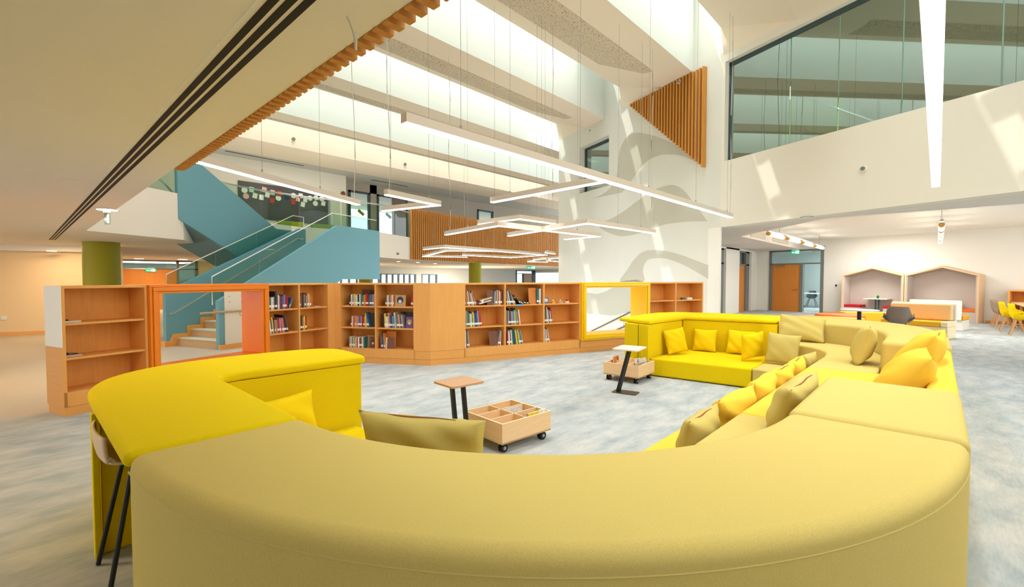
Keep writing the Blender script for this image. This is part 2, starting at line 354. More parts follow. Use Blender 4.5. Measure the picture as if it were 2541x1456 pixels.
# ceiling beams and acoustic panels
XL = -3
for i, Y0 in enumerate([-2.31, 1.30, 4.91, 8.53, 12.15, 16.07]):
    R, Fy, T = Y0 + 1.0, Y0 + 2.73, 9.3
    far = Y0 > 11
    e = (lambda y: 33.0) if far else (lambda y: wx(y) + .02)
    fx = e(Fy) - (0 if far else .25)
    vs = [(XL, Y0, 7), (e(Y0), Y0, 7), (XL, R, 7), (e(R), R, 7), (XL, Fy, 7.65), (fx, Fy, 7.65), (e(Fy), Fy, 7.0 if not far else 7.65), (XL, Y0, T), (e(Y0), Y0, T), (XL, Fy, T), (e(Fy), Fy, T)]
    fs = [(0, 2, 3, 1), (2, 4, 5, 3), (3, 5, 6), (0, 1, 8, 7), (4, 9, 10, 5), (5, 10, 6), (7, 8, 10, 9), (0, 7, 9, 4, 2), (1, 3, 6, 10, 8)]
    mb = MB().add(vs, fs); mb.m = [0, 0, 0, 1, 1, 1, 1, 1, 1]
    bo = struct('ceiling_beam', mb, [BEAM, SHAFT], ['nearest deep ceiling beam overhead', 'deep ceiling beam over the right side window', 'widest deep ceiling beam ending at the larch slat triangle',
         'ceiling beam ending above the small mural window', 'ceiling beam above the far end of the mural wall', 'thin looking ceiling beam furthest from the mural wall'][i], 'beam', fix=True)
    x1 = (e(R) - 1.3) if not far else 30
    k = .444 * 1.0
    p = MB()
    p.add([(XL, Y0 + .74, 6.996), (x1 + .05, Y0 + .74, 6.996), (x1, R, 6.996), (XL, R, 6.996)], [(0, 1, 2, 3)])
    p.add([(XL, R, 6.996), (x1, R, 6.996), (x1 - .55, R + 1.06, 7.394), (XL, R + 1.06, 7.394)], [(0, 1, 2, 3)])
    obj('acoustic_panel', p, SPECK, bo, fix=False)
for i, (y0, y1) in enumerate([(-3.2, -2.31), (.42, 1.30), (4.03, 4.91), (7.64, 8.53), (11.26, 12.15), (14.88, 16.07), (18.8, 19.95)]):
    m = MB(); m.box(XL, 33 if y0 > 11 else wx(y0) + .3, y0 - .05, y1 - .42, 9.3, 9.4); [m.box(XL + 1.7 * k, XL + 1.7 * k + .55, y1 - .42, y1 - .02, 9.3, 9.38) for k in range(int(((33 if y0 > 11 else wx(y0)) - XL) / 1.7))]; struct('roof', m, SHAFT, ORD[i + 1] + ' unseen roof strip added to dim a rooflight shaft, counted from the camera', 'roof')  # unseen caps added to cut sky light, bars to break the sun streaks
m = MB(); m.box(XL, 33, 19.95, 22.3, 7, 9.3); struct('ceiling_rear_band', m, BEAM, 'plain plaster ceiling band over the far balcony', 'ceiling')
m = MB(); m.box(XL, 40, 22.3, 34, 7.0, 7.3); struct('ceiling_rear', m, TILE, 'grey tiled ceiling over the upper floor at the rear', 'ceiling')
for p, q in [((6.2, 22.6), (9.6, 22.75)), ((13.5, 23.2), (16, 23.35))]:
    m = MB(); m.bar((p[0], p[1], 6.995), (q[0], q[1], 6.995), .08, .012); tag(obj('slot_diffuser', m, DARK), 'thin dark air slot in the grey rear ceiling, ' + ('over the paper covered board' if p[0] < 8 else 'over the tall upper windows'), 'air diffuser')
m = MB(); m.box(-14, 9.3, -4.2, -4, 0, 2.4); struct('wall_near_added', m, WARMW, 'unseen warm cream wall added behind the camera to shade the near sofa', 'wall')  # unseen wall added to keep light off the near sofa face
m = MB(); m.box(XL - .2, XL, -9, 34, 3.4, 9.3); m.box(XL, 5.5, 23.4, 23.6, 3.45, 9.3); struct('wall_left_upper_added', m, CREAM, 'upper left wall added to keep stray sky light out', 'wall')  # closing wall added to stop sky light flooding in over the low ceiling

# low ceiling / upper floor slab on the left, running round the stairs to the rear balcony
SLABP = [(-14, -9), (.89, -9), (.89, 11.72), (2.64, 12.87), (4.3, 16.7), (7.3, 17.7), (10.4, 17.25), (12.69, 18.37), (27.25, 20.62), (42, 22.9), (42, 46), (-14, 46)]
m = MB(); m.prism(SLABP, 2.40, 3.45)
struct('ceiling', m, SOFFIT, 'low beige ceiling and cream floor edge of the upper storey', 'ceiling')
# triple slot diffuser in the low ceiling
sd = thing('slot_diffuser', 'three long parallel black air slots in the low ceiling', 'air diffuser', (.6, 6, 2.4))
for k, (xa, xb, ye) in enumerate([(.585, .515, 15.16), (.625, .555, 15.12), (.665, .60, 15.07)]):
    m = MB(); m.extr([(xa - .013, 1.2, 2.398), (xa + .013, 1.2, 2.398), (xb + .013, ye, 2.398), (xb - .013, ye, 2.398)], (0, 0, .003)); obj('slot', m, DARK, sd)
m = MB(); m.extr([(.548, 1.2, 2.397), (.556, 1.2, 2.397), (.49, ye, 2.397), (.482, ye, 2.397)], (0, 0, .004)); obj('bead', m, WHITE, sd)
# larch slats along the edge of the upper floor
sl = thing('slat_screen', 'long row of larch slats along the edge of the low ceiling', 'slat screen', (.93, 3, 2.4))
sm_ = MB(); y = -.6
while y < 4.6:
    sm_.box(.892, .962, y, y + .034, 2.392, 4.4); y += .0672
obj('slat', sm_, SLAT, sl); m = MB(); m.box(.890, .894, -.6, 4.6, 2.42, 4.4); obj('backing', m, SLAT_D, sl)
# larch slat parapet of the rear balcony
P, Q = Vector((12.69, 18.37, 0)), Vector((27.25, 20.62, 0)); d = (Q - P).normalized(); nn = Vector((d.y, -d.x, 0))
sl = thing('slat_screen', 'wide larch slat parapet of the rear balcony', 'slat screen', P)
sm_ = MB(); L = (Q - P).length; t = 0
while t < L:
    p = P + d * t; q = p + d * .062
    sm_.extr([p + nn * .1 + Vector((0, 0, 2.41)), q + nn * .1 + Vector((0, 0, 2.41)), q + Vector((0, 0, 2.41)), p + Vector((0, 0, 2.41))], (0, 0, 2.42)); t += .135
obj('slat', sm_, SLAT, sl)
m = MB(); m.extr([P + Vector((0, 0, 2.41)), Q + Vector((0, 0, 2.41)), Q + nn * .008 + Vector((0, 0, 2.41)), P + nn * .008 + Vector((0, 0, 2.41))], (0, 0, 2.40)); obj('backing', m, SLAT_D, sl)

# left side: end wall, bulkhead, skirting, column, rear door wall
def vwall(p, q, z0, z1, t=.15, mb=None, mi=0):
    p = Vector((p[0], p[1], 0)); q = Vector((q[0], q[1], 0)); n_ = Vector((-(q - p).y, (q - p).x, 0)).normalized()
    mb = mb or MB(); return mb.extr([p + Vector((0, 0, z0)), q + Vector((0, 0, z0)), q + Vector((0, 0, z1)), p + Vector((0, 0, z1))], n_ * t, mi)
struct('wall_left', vwall((-9, 21.7), (1.9, 17.1), 0, 2.4), WARMW, 'warm cream wall behind the empty bookcase', 'wall')
struct('wall_left_return', vwall((1.9, 17.1), (1.9, 28), 0, 2.4, -.15), WARMW, 'side wall beside the green column', 'wall')
struct('trim_2', vwall((-9, 21.45), (1.9, 16.85), 2.23, 2.399, .3), SOFFIT, 'dropped beige bulkhead along the left wall', 'bulkhead')
struct('baseboard_left', vwall((-9, 21.685), (1.9, 17.085), 0, .09, .02), MAPLE, 'wooden skirting of the left wall', 'skirting')
m = MB(); m.lathe([(.36, 0), (.36, 2.399)], (1.42, 15.2, 0), 40); struct('column', m, GREENC, 'olive green round column behind the orange frame', 'column', smooth=40)
m = MB(); m.box(1.9, 2.95, 28, 28.15, 0, 2.4); m.box(6.32, 12, 28, 28.15, 0, 2.4); struct('wall_rear_left', m, WARMW, 'warm cream wall around the glazed orange door behind the stairs', 'wall')
dr = thing('door_1', 'wide orange door with grey glazed frame behind the stairs', 'door', (4.6, 28, 0)); setp(dr, kind='structure')
m = MB()
for x0, x1, z0, z1 in [(2.95, 6.32, 2.33, 2.40), (2.95, 3.08, 0, 2.4), (6.2, 6.32, 0, 2.4), (5.42, 5.52, 0, 2.4), (2.95, 6.32, 1.95, 2.0)]: m.box(x0, x1, 27.95, 28.1, z0, z1)
obj('door_frame', m, FRAME, dr)
m = MB(); m.box(3.1, 5.42, 27.98, 28.05, 0, 1.95); obj('door_leaf', m, DOOR, dr)
for x0, x1, z0, z1 in [(3.08, 5.42, 2.0, 2.33), (5.52, 6.2, 2.0, 2.33), (5.52, 6.2, .05, 1.95)]:
    m = MB(); m.box(x0, x1, 28.02, 28.03, z0, z1); obj('pane', m, GLASS_W, dr)
m = MB(); m.box(3.3, 4.4, 27.93, 27.97, 1.96, 1.99); obj('door_closer', m, STEEL, dr)
m = MB(); m.box(-3, 14, 33, 33.1, 0, 2.4); struct('wall_rear_office', m, mat('office_wall', (176, 198, 200), .8), 'pale blue wall seen through the glazing behind the stairs', 'wall')
for k in range(3):
    m = MB(); m.box(2.6 + k * .3, 6.4, 29.5 + k * .8, 29.6 + k * .8, 2.335, 2.399); tag(obj('tube_light', m, TUBE), ['nearest', 'middle', 'furthest'][k] + ' strip light behind the glazing over the orange door by the stairs', 'light', 'strip lights behind the glazing')

# rear ground floor: far wall with windows, columns, door
FY = 31.0
m = MB()
for x0, x1, z0, z1 in [(12, 15.0, 0, 2.4), (15.0, 21.9, 1.86, 2.4), (21.9, 22.55, 0, 2.4), (22.55, 24.05, 1.86, 2.4), (24.05, 33.96, 0, 2.4), (33.96, 37.0, 2.31, 2.4), (15, 24.1, 0, .6)]: m.box(x0, x1, FY, FY + .2, z0, z1)
struct('wall_rear', m, mat('pale_grey_paint', (206, 210, 206), .8), 'pale grey far wall beyond the bookcases', 'wall')
for n_, (x0, x1, k) in enumerate([(15.0, 18.6, 6), (18.75, 21.9, 6), (22.55, 24.05, 2)]):
    w = thing('window_%d' % (3 + n_), ['far window with upright grey bars just right of the stair landing', 'far window with upright grey bars left of the narrow far window', 'narrow far window left of the far green column'][n_], 'window', (x0, FY, 1)); setp(w, kind='structure')
    m = MB(); m.box(x0, x1, FY - .05, FY + .1, 1.8, 1.86); m.box(x0, x1, FY - .05, FY + .1, .6, .66)
    for j in range(k + 1):
        xx = x0 + (x1 - x0) * j / k; m.box(xx - .05, xx + .05, FY - .05, FY + .12, .6, 1.86)
    obj('window_frame', m, mat('blue_grey_metal', (116, 136, 144), .5), w)
    m = MB(); m.box(x0, x1, FY + .04, FY + .05, .62, 1.84); obj('pane', m, GLASS_W, w)
for (x, y, l) in [(17.75, 19.35, 'far olive green column beneath the slat parapet'), (13.6, 24.2, 'far olive green column beside the stair landing')]:
    m = MB(); m.lathe([(.36, 0), (.36, 2.399)], (x, y, 0), 32); struct('column', m, GREENC, l, 'column', smooth=40)
dr = thing('door_2', 'far brown door with grey glazed surround beyond the long bookcase', 'door', (35.4, FY, 0)); setp(dr, kind='structure')
m = MB()
for x0, x1, z0, z1 in [(33.96, 37, 2.25, 2.33), (33.96, 34.1, 0, 2.3), (36.5, 37, 0, 2.3), (35.0, 35.15, 0, 2.0), (33.96, 37, 1.98, 2.04)]: m.box(x0, x1, FY - .05, FY + .1, z0, z1)
obj('door_frame', m, TEAL, dr)
m = MB(); m.box(35.15, 36.5, FY, FY + .05, 0, 1.98); obj('door_leaf', m, mat('brown_door', (176, 140, 120), .5), dr)
m = MB(); m.box(34.1, 35.0, FY + .02, FY + .03, .05, 1.98); obj('pane', m, GLASS_W, dr)
m = MB(); m.box(36.95, 37.05, 22, 31, 0, .3); m.box(36.95, 37.05, 25.4, 25.6, 0, 2.4); m.box(36.95, 37.05, 22, 31, 2.1, 2.4)
w = struct('window_6', m, WHITE, 'bright far window wall at the end of the long bookcase', 'window'); g = MB(); g.box(36.99, 37.0, 22, 31, .3, 2.1); obj('pane', g, GLASS_W, w)

# rear upper floor: board wall, upper windows
m = MB(); m.box(5.5, 12.1, 23.4, 23.6, 3.45, 7); struct('wall_upper_rear', m, CREAM, 'cream upper wall behind the paper covered board', 'wall')
m = MB(); m.box(12.1, 12.8, 24.5, 24.7, 3.45, 7); m.box(14.15, 14.6, 24.5, 24.7, 3.45, 7); m.box(16.71, 22.7, 24.5, 24.7, 3.45, 7); m.box(24.3, 33, 24.5, 24.7, 3.45, 7)
m.box(12.8, 16.71, 24.5, 24.7, 6.5, 7); m.box(22.7, 24.3, 24.5, 24.7, 6.45, 7); m.box(22.7, 24.3, 24.5, 24.7, 3.45, 5.6); m.box(12.1, 12.25, 23.6, 24.5, 3.45, 7)
struct('wall_upper_rear_windows', m, mat('taupe_wall', (176, 166, 150), .8), 'grey brown upper wall with tall windows above the slat parapet', 'wall')
for n_, (x0, x1, z0, l) in enumerate([(12.8, 14.15, 3.5, 'tall upper window beside the board wall'), (14.6, 16.71, 3.5, 'wide tall upper window with drawings on its glass'), (22.7, 24.3, 5.6, 'small upper window over the slat parapet')]):
    w = thing('window_%d' % (7 + n_), l, 'window', (x0, 24.5, z0)); setp(w, kind='structure')
    m = MB(); z1 = 6.5
    for a, b_, c, d_ in [(x0, x1, z0, z0 + .08), (x0, x1, z1 - .1, z1), (x0, x0 + .12, z0, z1), (x1 - .12, x1, z0, z1)]: m.box(a, b_, 24.44, 24.6, c, d_)
    obj('window_frame', m, TEAL, w); m = MB(); m.box(x0, x1, 24.52, 24.53, z0, z1); obj('pane', m, GLASS_W, w)
    if n_ == 1:
        m = MB(); m.box(15.62, 16.6, 24.46, 24.51, 3.52, 6.4); obj('door_leaf', m, mat('taupe_door', (128, 112, 98), .5), w)
bd = thing('display_board', 'big charcoal board covered in paper shapes on the upper floor', 'board', (9, 23.39, 4))
m = MB(); m.box(6.9, 11.15, 23.33, 23.40, 4.3, 5.95); obj('panel', m, mat('charcoal', (70, 70, 70), .5, var=(92, 92, 90), scale=(1, 1, 1)), bd)
m = MB(); m.box(11.05, 11.15, 23.31, 23.33, 4.3, 5.95); obj('edge_strip', m, STEEL, bd)
random.seed(4)
PAP = [(7.14, 5.54, 'o', 'white'), (7.44, 5.61, 's', 'mint'), (7.58, 5.35, 's', 'white'), (7.85, 5.31, 's', 'white'), (7.98, 5.68, 's', 'pink'), (8.12, 5.46, 's', 'white'), (8.35, 5.6, 's', 'pink'), (7.2, 5.28, 'o', 'pink'),
       (8.61, 5.37, 'o', 'white'), (8.66, 5.59, 's', 'red'), (9.0, 5.46, 's', 'navy'), (9.32, 5.58, 'o', 'white'), (9.3, 5.28, 's', 'red'), (9.53, 5.45, 's', 'pink'), (9.67, 5.62, 's', 'white'), (9.89, 5.45, 's', 'white'),
       (10.13, 5.56, 'o', 'white'), (10.4, 5.33, 'o', 'white'), (10.81, 5.38, 's', 'white'), (10.73, 5.6, 'o', 'white'), (9.77, 5.2, 's', 'white'), (8.33, 5.22, 's', 'red'), (10.44, 5.62, 's', 'white')]
PCOL = dict(white=PAPER, mint=mat('paper_mint', (190, 220, 205), .8), pink=mat('paper_pink', (235, 185, 180), .8), red=mat('paper_red', (205, 70, 60), .8), navy=mat('paper_navy', (40, 70, 110), .8))
cnt = {}
for x, z, sh, cl in PAP:
    m = MB(); r = .13
    if sh == 'o': m.extr([(x + r * cos(2 * pi * k / 16), 23.318, z + r * sin(2 * pi * k / 16)) for k in range(16)], (0, .01, 0))
    else:
        a = random.uniform(-.25, .25); pts = [(-.1, -.12), (.1, -.12), (.1, .12), (-.1, .12)]
        m.extr([(x + p * cos(a) - q * sin(a), 23.318, z + p * sin(a) + q * cos(a)) for p, q in pts], (0, .01, 0))
    key = cl + (' round' if sh == 'o' else ' square'); cnt[key] = cnt.get(key, 0) + 1; tot = sum(1 for q in PAP if q[2] == sh and q[3] == cl)
    pos = '' if tot == 1 else 'in listed order'
    xs = sorted(q[0] for q in PAP if q[2] == sh and q[3] == cl)
    lb = f'{cl} {"round paper" if sh == "o" else "paper sheet"} on the charcoal board' if tot == 1 else f'{ORD[xs.index(x) + 1]} {cl} {"round paper" if sh == "o" else "paper sheet"} from the left on the charcoal board'
    tag(obj('paper_decoration', m, PCOL[cl]), lb, 'paper', 'papers on the charcoal board')
for nm, x, cl in [('yellow', 13.3, LIME), ('green', 15.1, PLANT)]:
    m = MB(); m.extr([(x, 24.41, 5.35), (x + .35, 24.41, 5.1), (x + .45, 24.41, 5.25), (x + .1, 24.41, 5.5)], (0, .01, 0)); tag(obj('window_drawing', m, cl), f'{nm} paper stuck on the tall upper window', 'paper')
m = MB(); m.lathe([(.12, 0), (.13, .04), (.09, .07)], (0, 0, 0), 16)
o = tag(obj('alarm_bell', m, mat('bell_brown', (130, 80, 55), .4), smooth=40), 'round brown alarm bell at the corner of the upper cream wall', 'bell'); o.location = (11.92, 23.39, 6.03); o.rotation_euler = (pi / 2, 0, 0)
for k, (x0, x1) in enumerate([(8.4, 9.6), (10.0, 11.2)]):
    t = thing('lounge_seat', ['lime lounge seat under the left of the charcoal board', 'lime lounge seat under the right of the charcoal board'][k], 'seat', (x0, 22.3, 3.45), group='lime seats on the upper floor')
    m = MB(); m.box(x0, x1, 22.2, 22.9, 3.45, 3.9); obj('seat', m, LIME, t, bevel=.04); m = MB(); m.box(x0, x1, 22.8, 23.0, 3.9, 4.25); obj('backrest', m, LIME, t, bevel=.04)

# glass balustrade along the rear balcony
bal = thing('balustrade', 'glass balustrade with steel rail along the rear balcony', 'balustrade', (7.3, 17.7, 3.45))
EDGE = [(2.66, 12.9), (4.3, 16.72), (7.3, 17.72), (10.4, 17.27), (12.66, 18.36)]
rail = smooth_line([(x, y + .06, 4.62) for x, y in EDGE], 6)
m = MB(); m.tube(rail, .028); obj('handrail', m, STEEL, bal, smooth=40)
for (a, b_) in zip(EDGE[:-1], EDGE[1:]):
    L = hypot(b_[0] - a[0], b_[1] - a[1]); n_ = max(1, round(L / 1.5))
    for j in range(n_):
        p = Vector((a[0] + (b_[0] - a[0]) * (j + .02) / n_, a[1] + (b_[1] - a[1]) * (j + .02) / n_, 0)); q = Vector((a[0] + (b_[0] - a[0]) * (j + .98) / n_, a[1] + (b_[1] - a[1]) * (j + .98) / n_, 0))
        obj('pane', vwall((p.x, p.y + .05), (q.x, q.y + .05), 3.46, 4.58, .014), GLASS, bal)

# wall handrails by the descending stairs behind the yellow frame
m = MB(); m.tube([WP(10, -.78, -.08), WP(9.11, -.41, -.08), WP(7.22, .39, -.08), WP(6.2, .82, -.08)], .022)
h = obj('handrail', m, mat('dark_rail', (96, 84, 66), .4), smooth=40); tag(h, 'dark handrail on the mural wall behind the yellow frame', 'handrail')
m = MB(); m.bar(WP(7.45, -.05, -.08), WP(7.45, -.05, 0), .02, .02); m.bar(WP(7.45, -.05, -.08), WP(7.45, .28, -.08), .02, .02); obj('bracket', m, STEEL, h)
m = MB(); m.bar(WP(8.6, -.55, -.03), WP(6.4, .38, -.03), .02, .05); tag(obj('stair_skirting', m, mat('dark_rail', (0, 0, 0))), 'slanting skirting below the handrail behind the yellow frame', 'skirting')

# right side room: soffit, raised ceiling, walls
m = MB()
m.prism([(9.39, -3.9), (12.49, 4.05), (12.72, 4.7), (15.2, 4.48), (11.9, 1.8), (11.9, -3.9)], 2.80, 3.40)
m.prism([(7.39, -9), (11.9, -9), (11.9, -3.9), (9.39, -3.9)], 2.80, 3.40)
m.prism([(12.4, 4.7), (14.6, 9.5), (26, 9.5), (26, 4.48), (15.2, 4.48)], 2.80, 3.40)
struct('ceiling_side_room', m, mat('soffit_grey', (224, 218, 210), .8), 'pale soffit over the entrance to the side room', 'ceiling')
m = MB(); m.prism([(11.85, -9), (11.85, 1.8), (15.15, 4.5), (26, 4.5), (26, -9)], 3.18, 3.38); struct('ceiling_side_room_raised', m, WHITE, 'white raised ceiling of the side room', 'ceiling')
m = MB(); m.box(16.2, 17.9, 4.462, 4.478, 2.87, 3.1); tag(obj('air_grille', m, mat('grille', (206, 198, 182), .7, var=(190, 182, 166), scale=(90, 1, 1))), 'left beige air grille beside the tube lights', 'air grille', 'grilles in the ceiling step')
m = MB(); m.box(18.9, 21.3, 4.462, 4.478, 2.87, 3.1); tag(obj('air_grille', m, mat('grille', (0, 0, 0))), 'right beige air grille beside the tube lights', 'air grille', 'grilles in the ceiling step')
HP = Vector((21.70, -1.07, 0)); HD = Vector((.242, .97, 0)).normalized(); HN = Vector((HD.y, -HD.x, 0))
def H(t, off=0, z=0): p = HP + HD * t + HN * off; return Vector((p.x, p.y, z))
def hbox(mb, t0, t1, o0, o1, z0, z1, mi=0):
    return mb.extr([H(t0, o0, z0), H(t1, o0, z0), H(t1, o1, z0), H(t0, o1, z0)], (0, 0, z1 - z0), mi)
m = MB(); hbox(m, -9, 4.98, .7, .85, 0, 3.2); hbox(m, 4.98, 7.27, .7, .85, 2.72, 3.2); hbox(m, 7.27, 8.0, .7, .85, 0, 3.2)
struct('wall_right_room', m, WHITE, 'white wall behind the house shaped booths', 'wall')
m = MB(); hbox(m, -9, 0, .685, .7, 0, .08); hbox(m, 4.1, 4.98, .685, .7, 0, .08); struct('baseboard_right', m, MAPLE, 'low wooden skirting beside the booths', 'skirting')
m = MB()
for x0, x1 in [(16, 18.4), (19.87, 21.6), (23.4, 26)]: m.box(x0, x1, 6.4, 6.9, 0, 2.8)
m.box(18.4, 23.4, 6.4, 6.9, 2.74, 2.8)
struct('wall_right_far', m, WHITE, 'white wall piers between the two slim orange doors', 'wall')
for k, (x0, x1) in enumerate([(18.4, 19.87), (21.6, 23.4)]):
    dr = thing('door_%d' % (3 + k), ['slim orange door nearest the mural wall', 'slim orange door between the white piers'][k], 'door', (x0, 6.5, 0)); setp(dr, kind='structure')
    m = MB()
    for a, b_, c, d_ in [(x0, x0 + .06, 0, 2.74), (x1 - .5, x1, 0, 2.74), (x0, x1, 2.1, 2.16), (x0, x1, 2.68, 2.74)]: m.box(a, b_, 6.5, 6.62, c, d_)
    obj('door_frame', m, FRAME, dr)
    m = MB(); m.box(x0 + .06, x1 - .5, 6.56, 6.62, 0, 2.1); lf = obj('door_leaf', m, DOOR, dr)
    m = MB(); m.tube([(x0 + .2, 6.56, 1.02), (x0 + .2, 6.50, 1.02), (x0 + .33, 6.50, 1.02)], .012); obj('handle', m, STEEL, lf)
    m = MB(); m.box(x0 + .06, x1 - .5, 6.58, 6.59, 2.16, 2.68); obj('pane', m, GLASS_W, dr)
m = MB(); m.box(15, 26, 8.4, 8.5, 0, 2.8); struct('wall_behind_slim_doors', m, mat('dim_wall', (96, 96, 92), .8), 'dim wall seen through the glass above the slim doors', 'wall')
dr = thing('door_5', 'big orange door with glazed grey surround beside the booths', 'door', H(6.1, .7)); setp(dr, kind='structure')
m = MB()
for t0, t1, z0, z1 in [(4.98, 5.1, 0, 2.8), (7.15, 7.27, 0, 2.8), (4.98, 7.27, 2.72, 2.8), (4.98, 7.27, 2.14, 2.2), (5.8, 5.92, 0, 2.14)]: hbox(m, t0, t1, .66, .82, z0, z1)
obj('door_frame', m, FRAME, dr)
m = MB(); hbox(m, 5.92, 7.15, .70, .75, 0, 2.14); lf = obj('door_leaf', m, DOOR, dr)
m = MB(); m.tube([H(6.02, .70, 1.0), H(6.02, .63, 1.0), H(6.2, .63, 1.0)], .013); obj('handle', m, STEEL, lf)
m = MB(); hbox(m, 6.6, 7.0, .62, .70, 2.05, 2.1); hbox(m, 6.8, 6.95, .56, .62, 2.08, 2.1); obj('door_closer', m, STEEL, lf)
for t0, t1, z0, z1 in [(5.1, 7.15, 2.2, 2.72), (5.1, 5.8, .05, 2.14)]:
    m = MB(); hbox(m, t0, t1, .735, .745, z0, z1); obj('pane', m, GLASS_W, dr)
m = MB(); m.extr([(29.5, 3.2, 0), (33, 11, 0), (33, 11, 3.2), (29.5, 3.2, 3.2)], (.2, 0, 0)); m.extr([(24.2, 3.5, 3.2), (29.6, 3.2, 3.2), (33, 11, 3.2), (24.5, 11, 3.2)], (0, 0, .1))
struct('wall_side_office', m, mat('office_pale', (214, 224, 222), .8), 'pale wall of the room behind the glazed orange door', 'wall')

# ================================================================== STAIRCASE
SO = Vector((2.85, 11.04, 0)); SDv = Vector((.94, .342, 0)).normalized(); SNv = Vector((-SDv.y, SDv.x, 0))
def SP(t, off, z): p = SO + SDv * t + SNv * off; return Vector((p.x, p.y, z))
stair = thing('staircase', 'petrol blue switchback staircase with glass sides', 'staircase', SO)
def side(outline, off, th): return MB().extr([SP(t, off, z) for t, z in outline], SNv * th)
obj('parapet', side([(0, 0), (0, 1.03), (3.41, 2.98), (5.18, 2.98), (5.18, 1.48), (3.55, 1.48), (.98, 0)], 0, .1), BLUE, stair, label='front parapet of the lower flight')
obj('parapet', side([(-.16, 0), (-.16, 1.2), (3.45, 2.95), (3.7, 2.95), (3.7, 1.5), (3.55, 1.48), (.98, 0)], 1.5, .1), BLUE, stair, label='rear parapet of the lower flight')
obj('parapet', side([(.3, 2.87), (.3, 4.58), (2.9, 2.9), (3.6, 2.9), (3.6, 1.6), (2.62, 1.6)], 1.75, .1), BLUE, stair, label='broad parapet of the upper flight')
m = side([(.3, 2.86), (.3, 3.0), (2.62, 1.75), (2.62, 1.59)], 1.85, 1.4); obj('soffit', m, mat('blue_grey', (122, 150, 156), .7), stair)
m = MB(); m.extr([SP(3.41, .1, 1.8), SP(5.18, .1, 1.8), SP(5.18, 3.3, 1.8), SP(3.41, 3.3, 1.8)], (0, 0, .15)); m.extr([SP(3.55, .1, 1.49), SP(5.18, .1, 1.49), SP(5.18, 3.3, 1.49), SP(3.55, 3.3, 1.49)], (0, 0, .1)); obj('landing', m, BLUE, stair)
prof = [(.05, 0)]; tr = MB()
for i in range(11):
    t = .05 + i * .3; z = (i + 1) * .165; prof += [(t, z), (t + .3, z)]
    tr.extr([SP(t - .02, .1, z), SP(t + .30, .1, z), SP(t + .30, 1.5, z), SP(t - .02, 1.5, z)], (0, 0, .012))
prof += [(3.35, 1.5), (.9, 0)]
obj('steps', side(prof, .1, 1.4), STEP, stair); obj('treads', tr, STEPT, stair)
sk = [(-.1, 0), (-.1, .1)] + [p for i in range(11) for p in [(i * .3 - .02, (i + 1) * .165 + .10), (i * .3 + .28, (i + 1) * .165 + .10)]] + [(3.3, 1.6), (.9, 0)]
obj('skirting', side(sk, 1.46, .04), MAPLE, stair)
m = side([(-.2, 0), (-.2, .12), (-.02, .12), (-.02, 0)], 1.49, .12); m2 = side([(-.02, 0), (-.02, .1), (1.0, .1), (1.0, 0)], -.03, .03); obj('skirting', m, MAPLE, stair); obj('skirting', m2, MAPLE, stair)
obj('side_panel', side([(.12, .1), (.12, 1.22), (1.1, 1.22), (1.1, .1)], -.02, .02), CREAM, stair, label='cream panel low on the stair side')
m = MB()
for t in (.22, .5, .9):
    for z in (1.0, 1.12): m.tube([SP(t, -.02, z), SP(t, -.035, z)], .015)
obj('glass_bolt', m, STEEL, stair)
m = MB(); m.tube([SP(-.15, 1.4, .72), SP(-.02, 1.4, .75), SP(3.3, 1.4, 2.64), SP(3.5, 1.4, 2.64)], .022); obj('handrail', m, STEEL, stair, smooth=40)
m = MB(); m.tube([SP(-.45, -.1, .80), SP(1.1, -.1, .81)], .022); m.bar(SP(.4, -.1, .70), SP(.4, -.1, .8), .012, .012); m.bar(SP(.4, -.1, .70), SP(.6, -.1, .70), .012, .012); obj('handrail', m, mat('wood_rail', (176, 150, 116), .5), stair)
for k in range(3):
    t0, t1 = -.1 + k * 1.12, -.1 + (k + 1) * 1.12 - .02
    f = lambda t: 1.53 + .52 * (t + .1); g_ = lambda t: 1.05 + .57 * t
    obj('glass_panel', side([(t0, g_(t0)), (t0, f(t0)), (t1, f(t1)), (t1, g_(t1))], .045, .012), GLASS, stair)
    f2 = lambda t: 1.58 + .505 * (t + .1); g2 = lambda t: 1.24 + .49 * t
    obj('glass_panel', side([(t0, g2(t0)), (t0, f2(t0)), (t1, f2(t1)), (t1, g2(t1))], 1.55, .012), GLASS, stair)
obj('glass_panel', side([(3.28, 2.95), (3.28, 3.3), (5.1, 3.3), (5.1, 2.95)], .045, .012), GLASS, stair)
m = MB(); m.tube([SP(-.1, .05, .95), SP(-.1, .05, 1.54), SP(3.26, .05, 3.29), SP(5.1, .05, 3.31)], .011); obj('glass_edge', m, WLEA, stair)
m = MB(); m.tube([SP(-.1, 1.556, 1.15), SP(-.1, 1.556, 1.59), SP(3.3, 1.556, 3.31), SP(3.68, 1.556, 3.31), SP(3.68, 1.556, 2.95)], .011); obj('glass_edge', m, WLEA, stair)
bal = thing('balustrade', 'glass panel with sloping rail on the slab edge beside the blue stairs', 'balustrade', (1.8, 12.3, 3.45))
for a, b_ in [((.92, 11.76), (1.75, 12.34)), ((1.77, 12.36), (2.6, 12.9))]: obj('pane', vwall(a, b_, 3.45, 4.6, .014), GLASS, bal)
m = MB(); m.tube([(1.6, 12.5, 4.3), (2.5, 13.1, 3.5)], .025); obj('handrail', m, STEEL, bal)
m = MB(); m.bar((2.62, 12.9, 3.45), (2.62, 12.9, 4.7), .03, .03); obj('post', m, WLEA, bal)

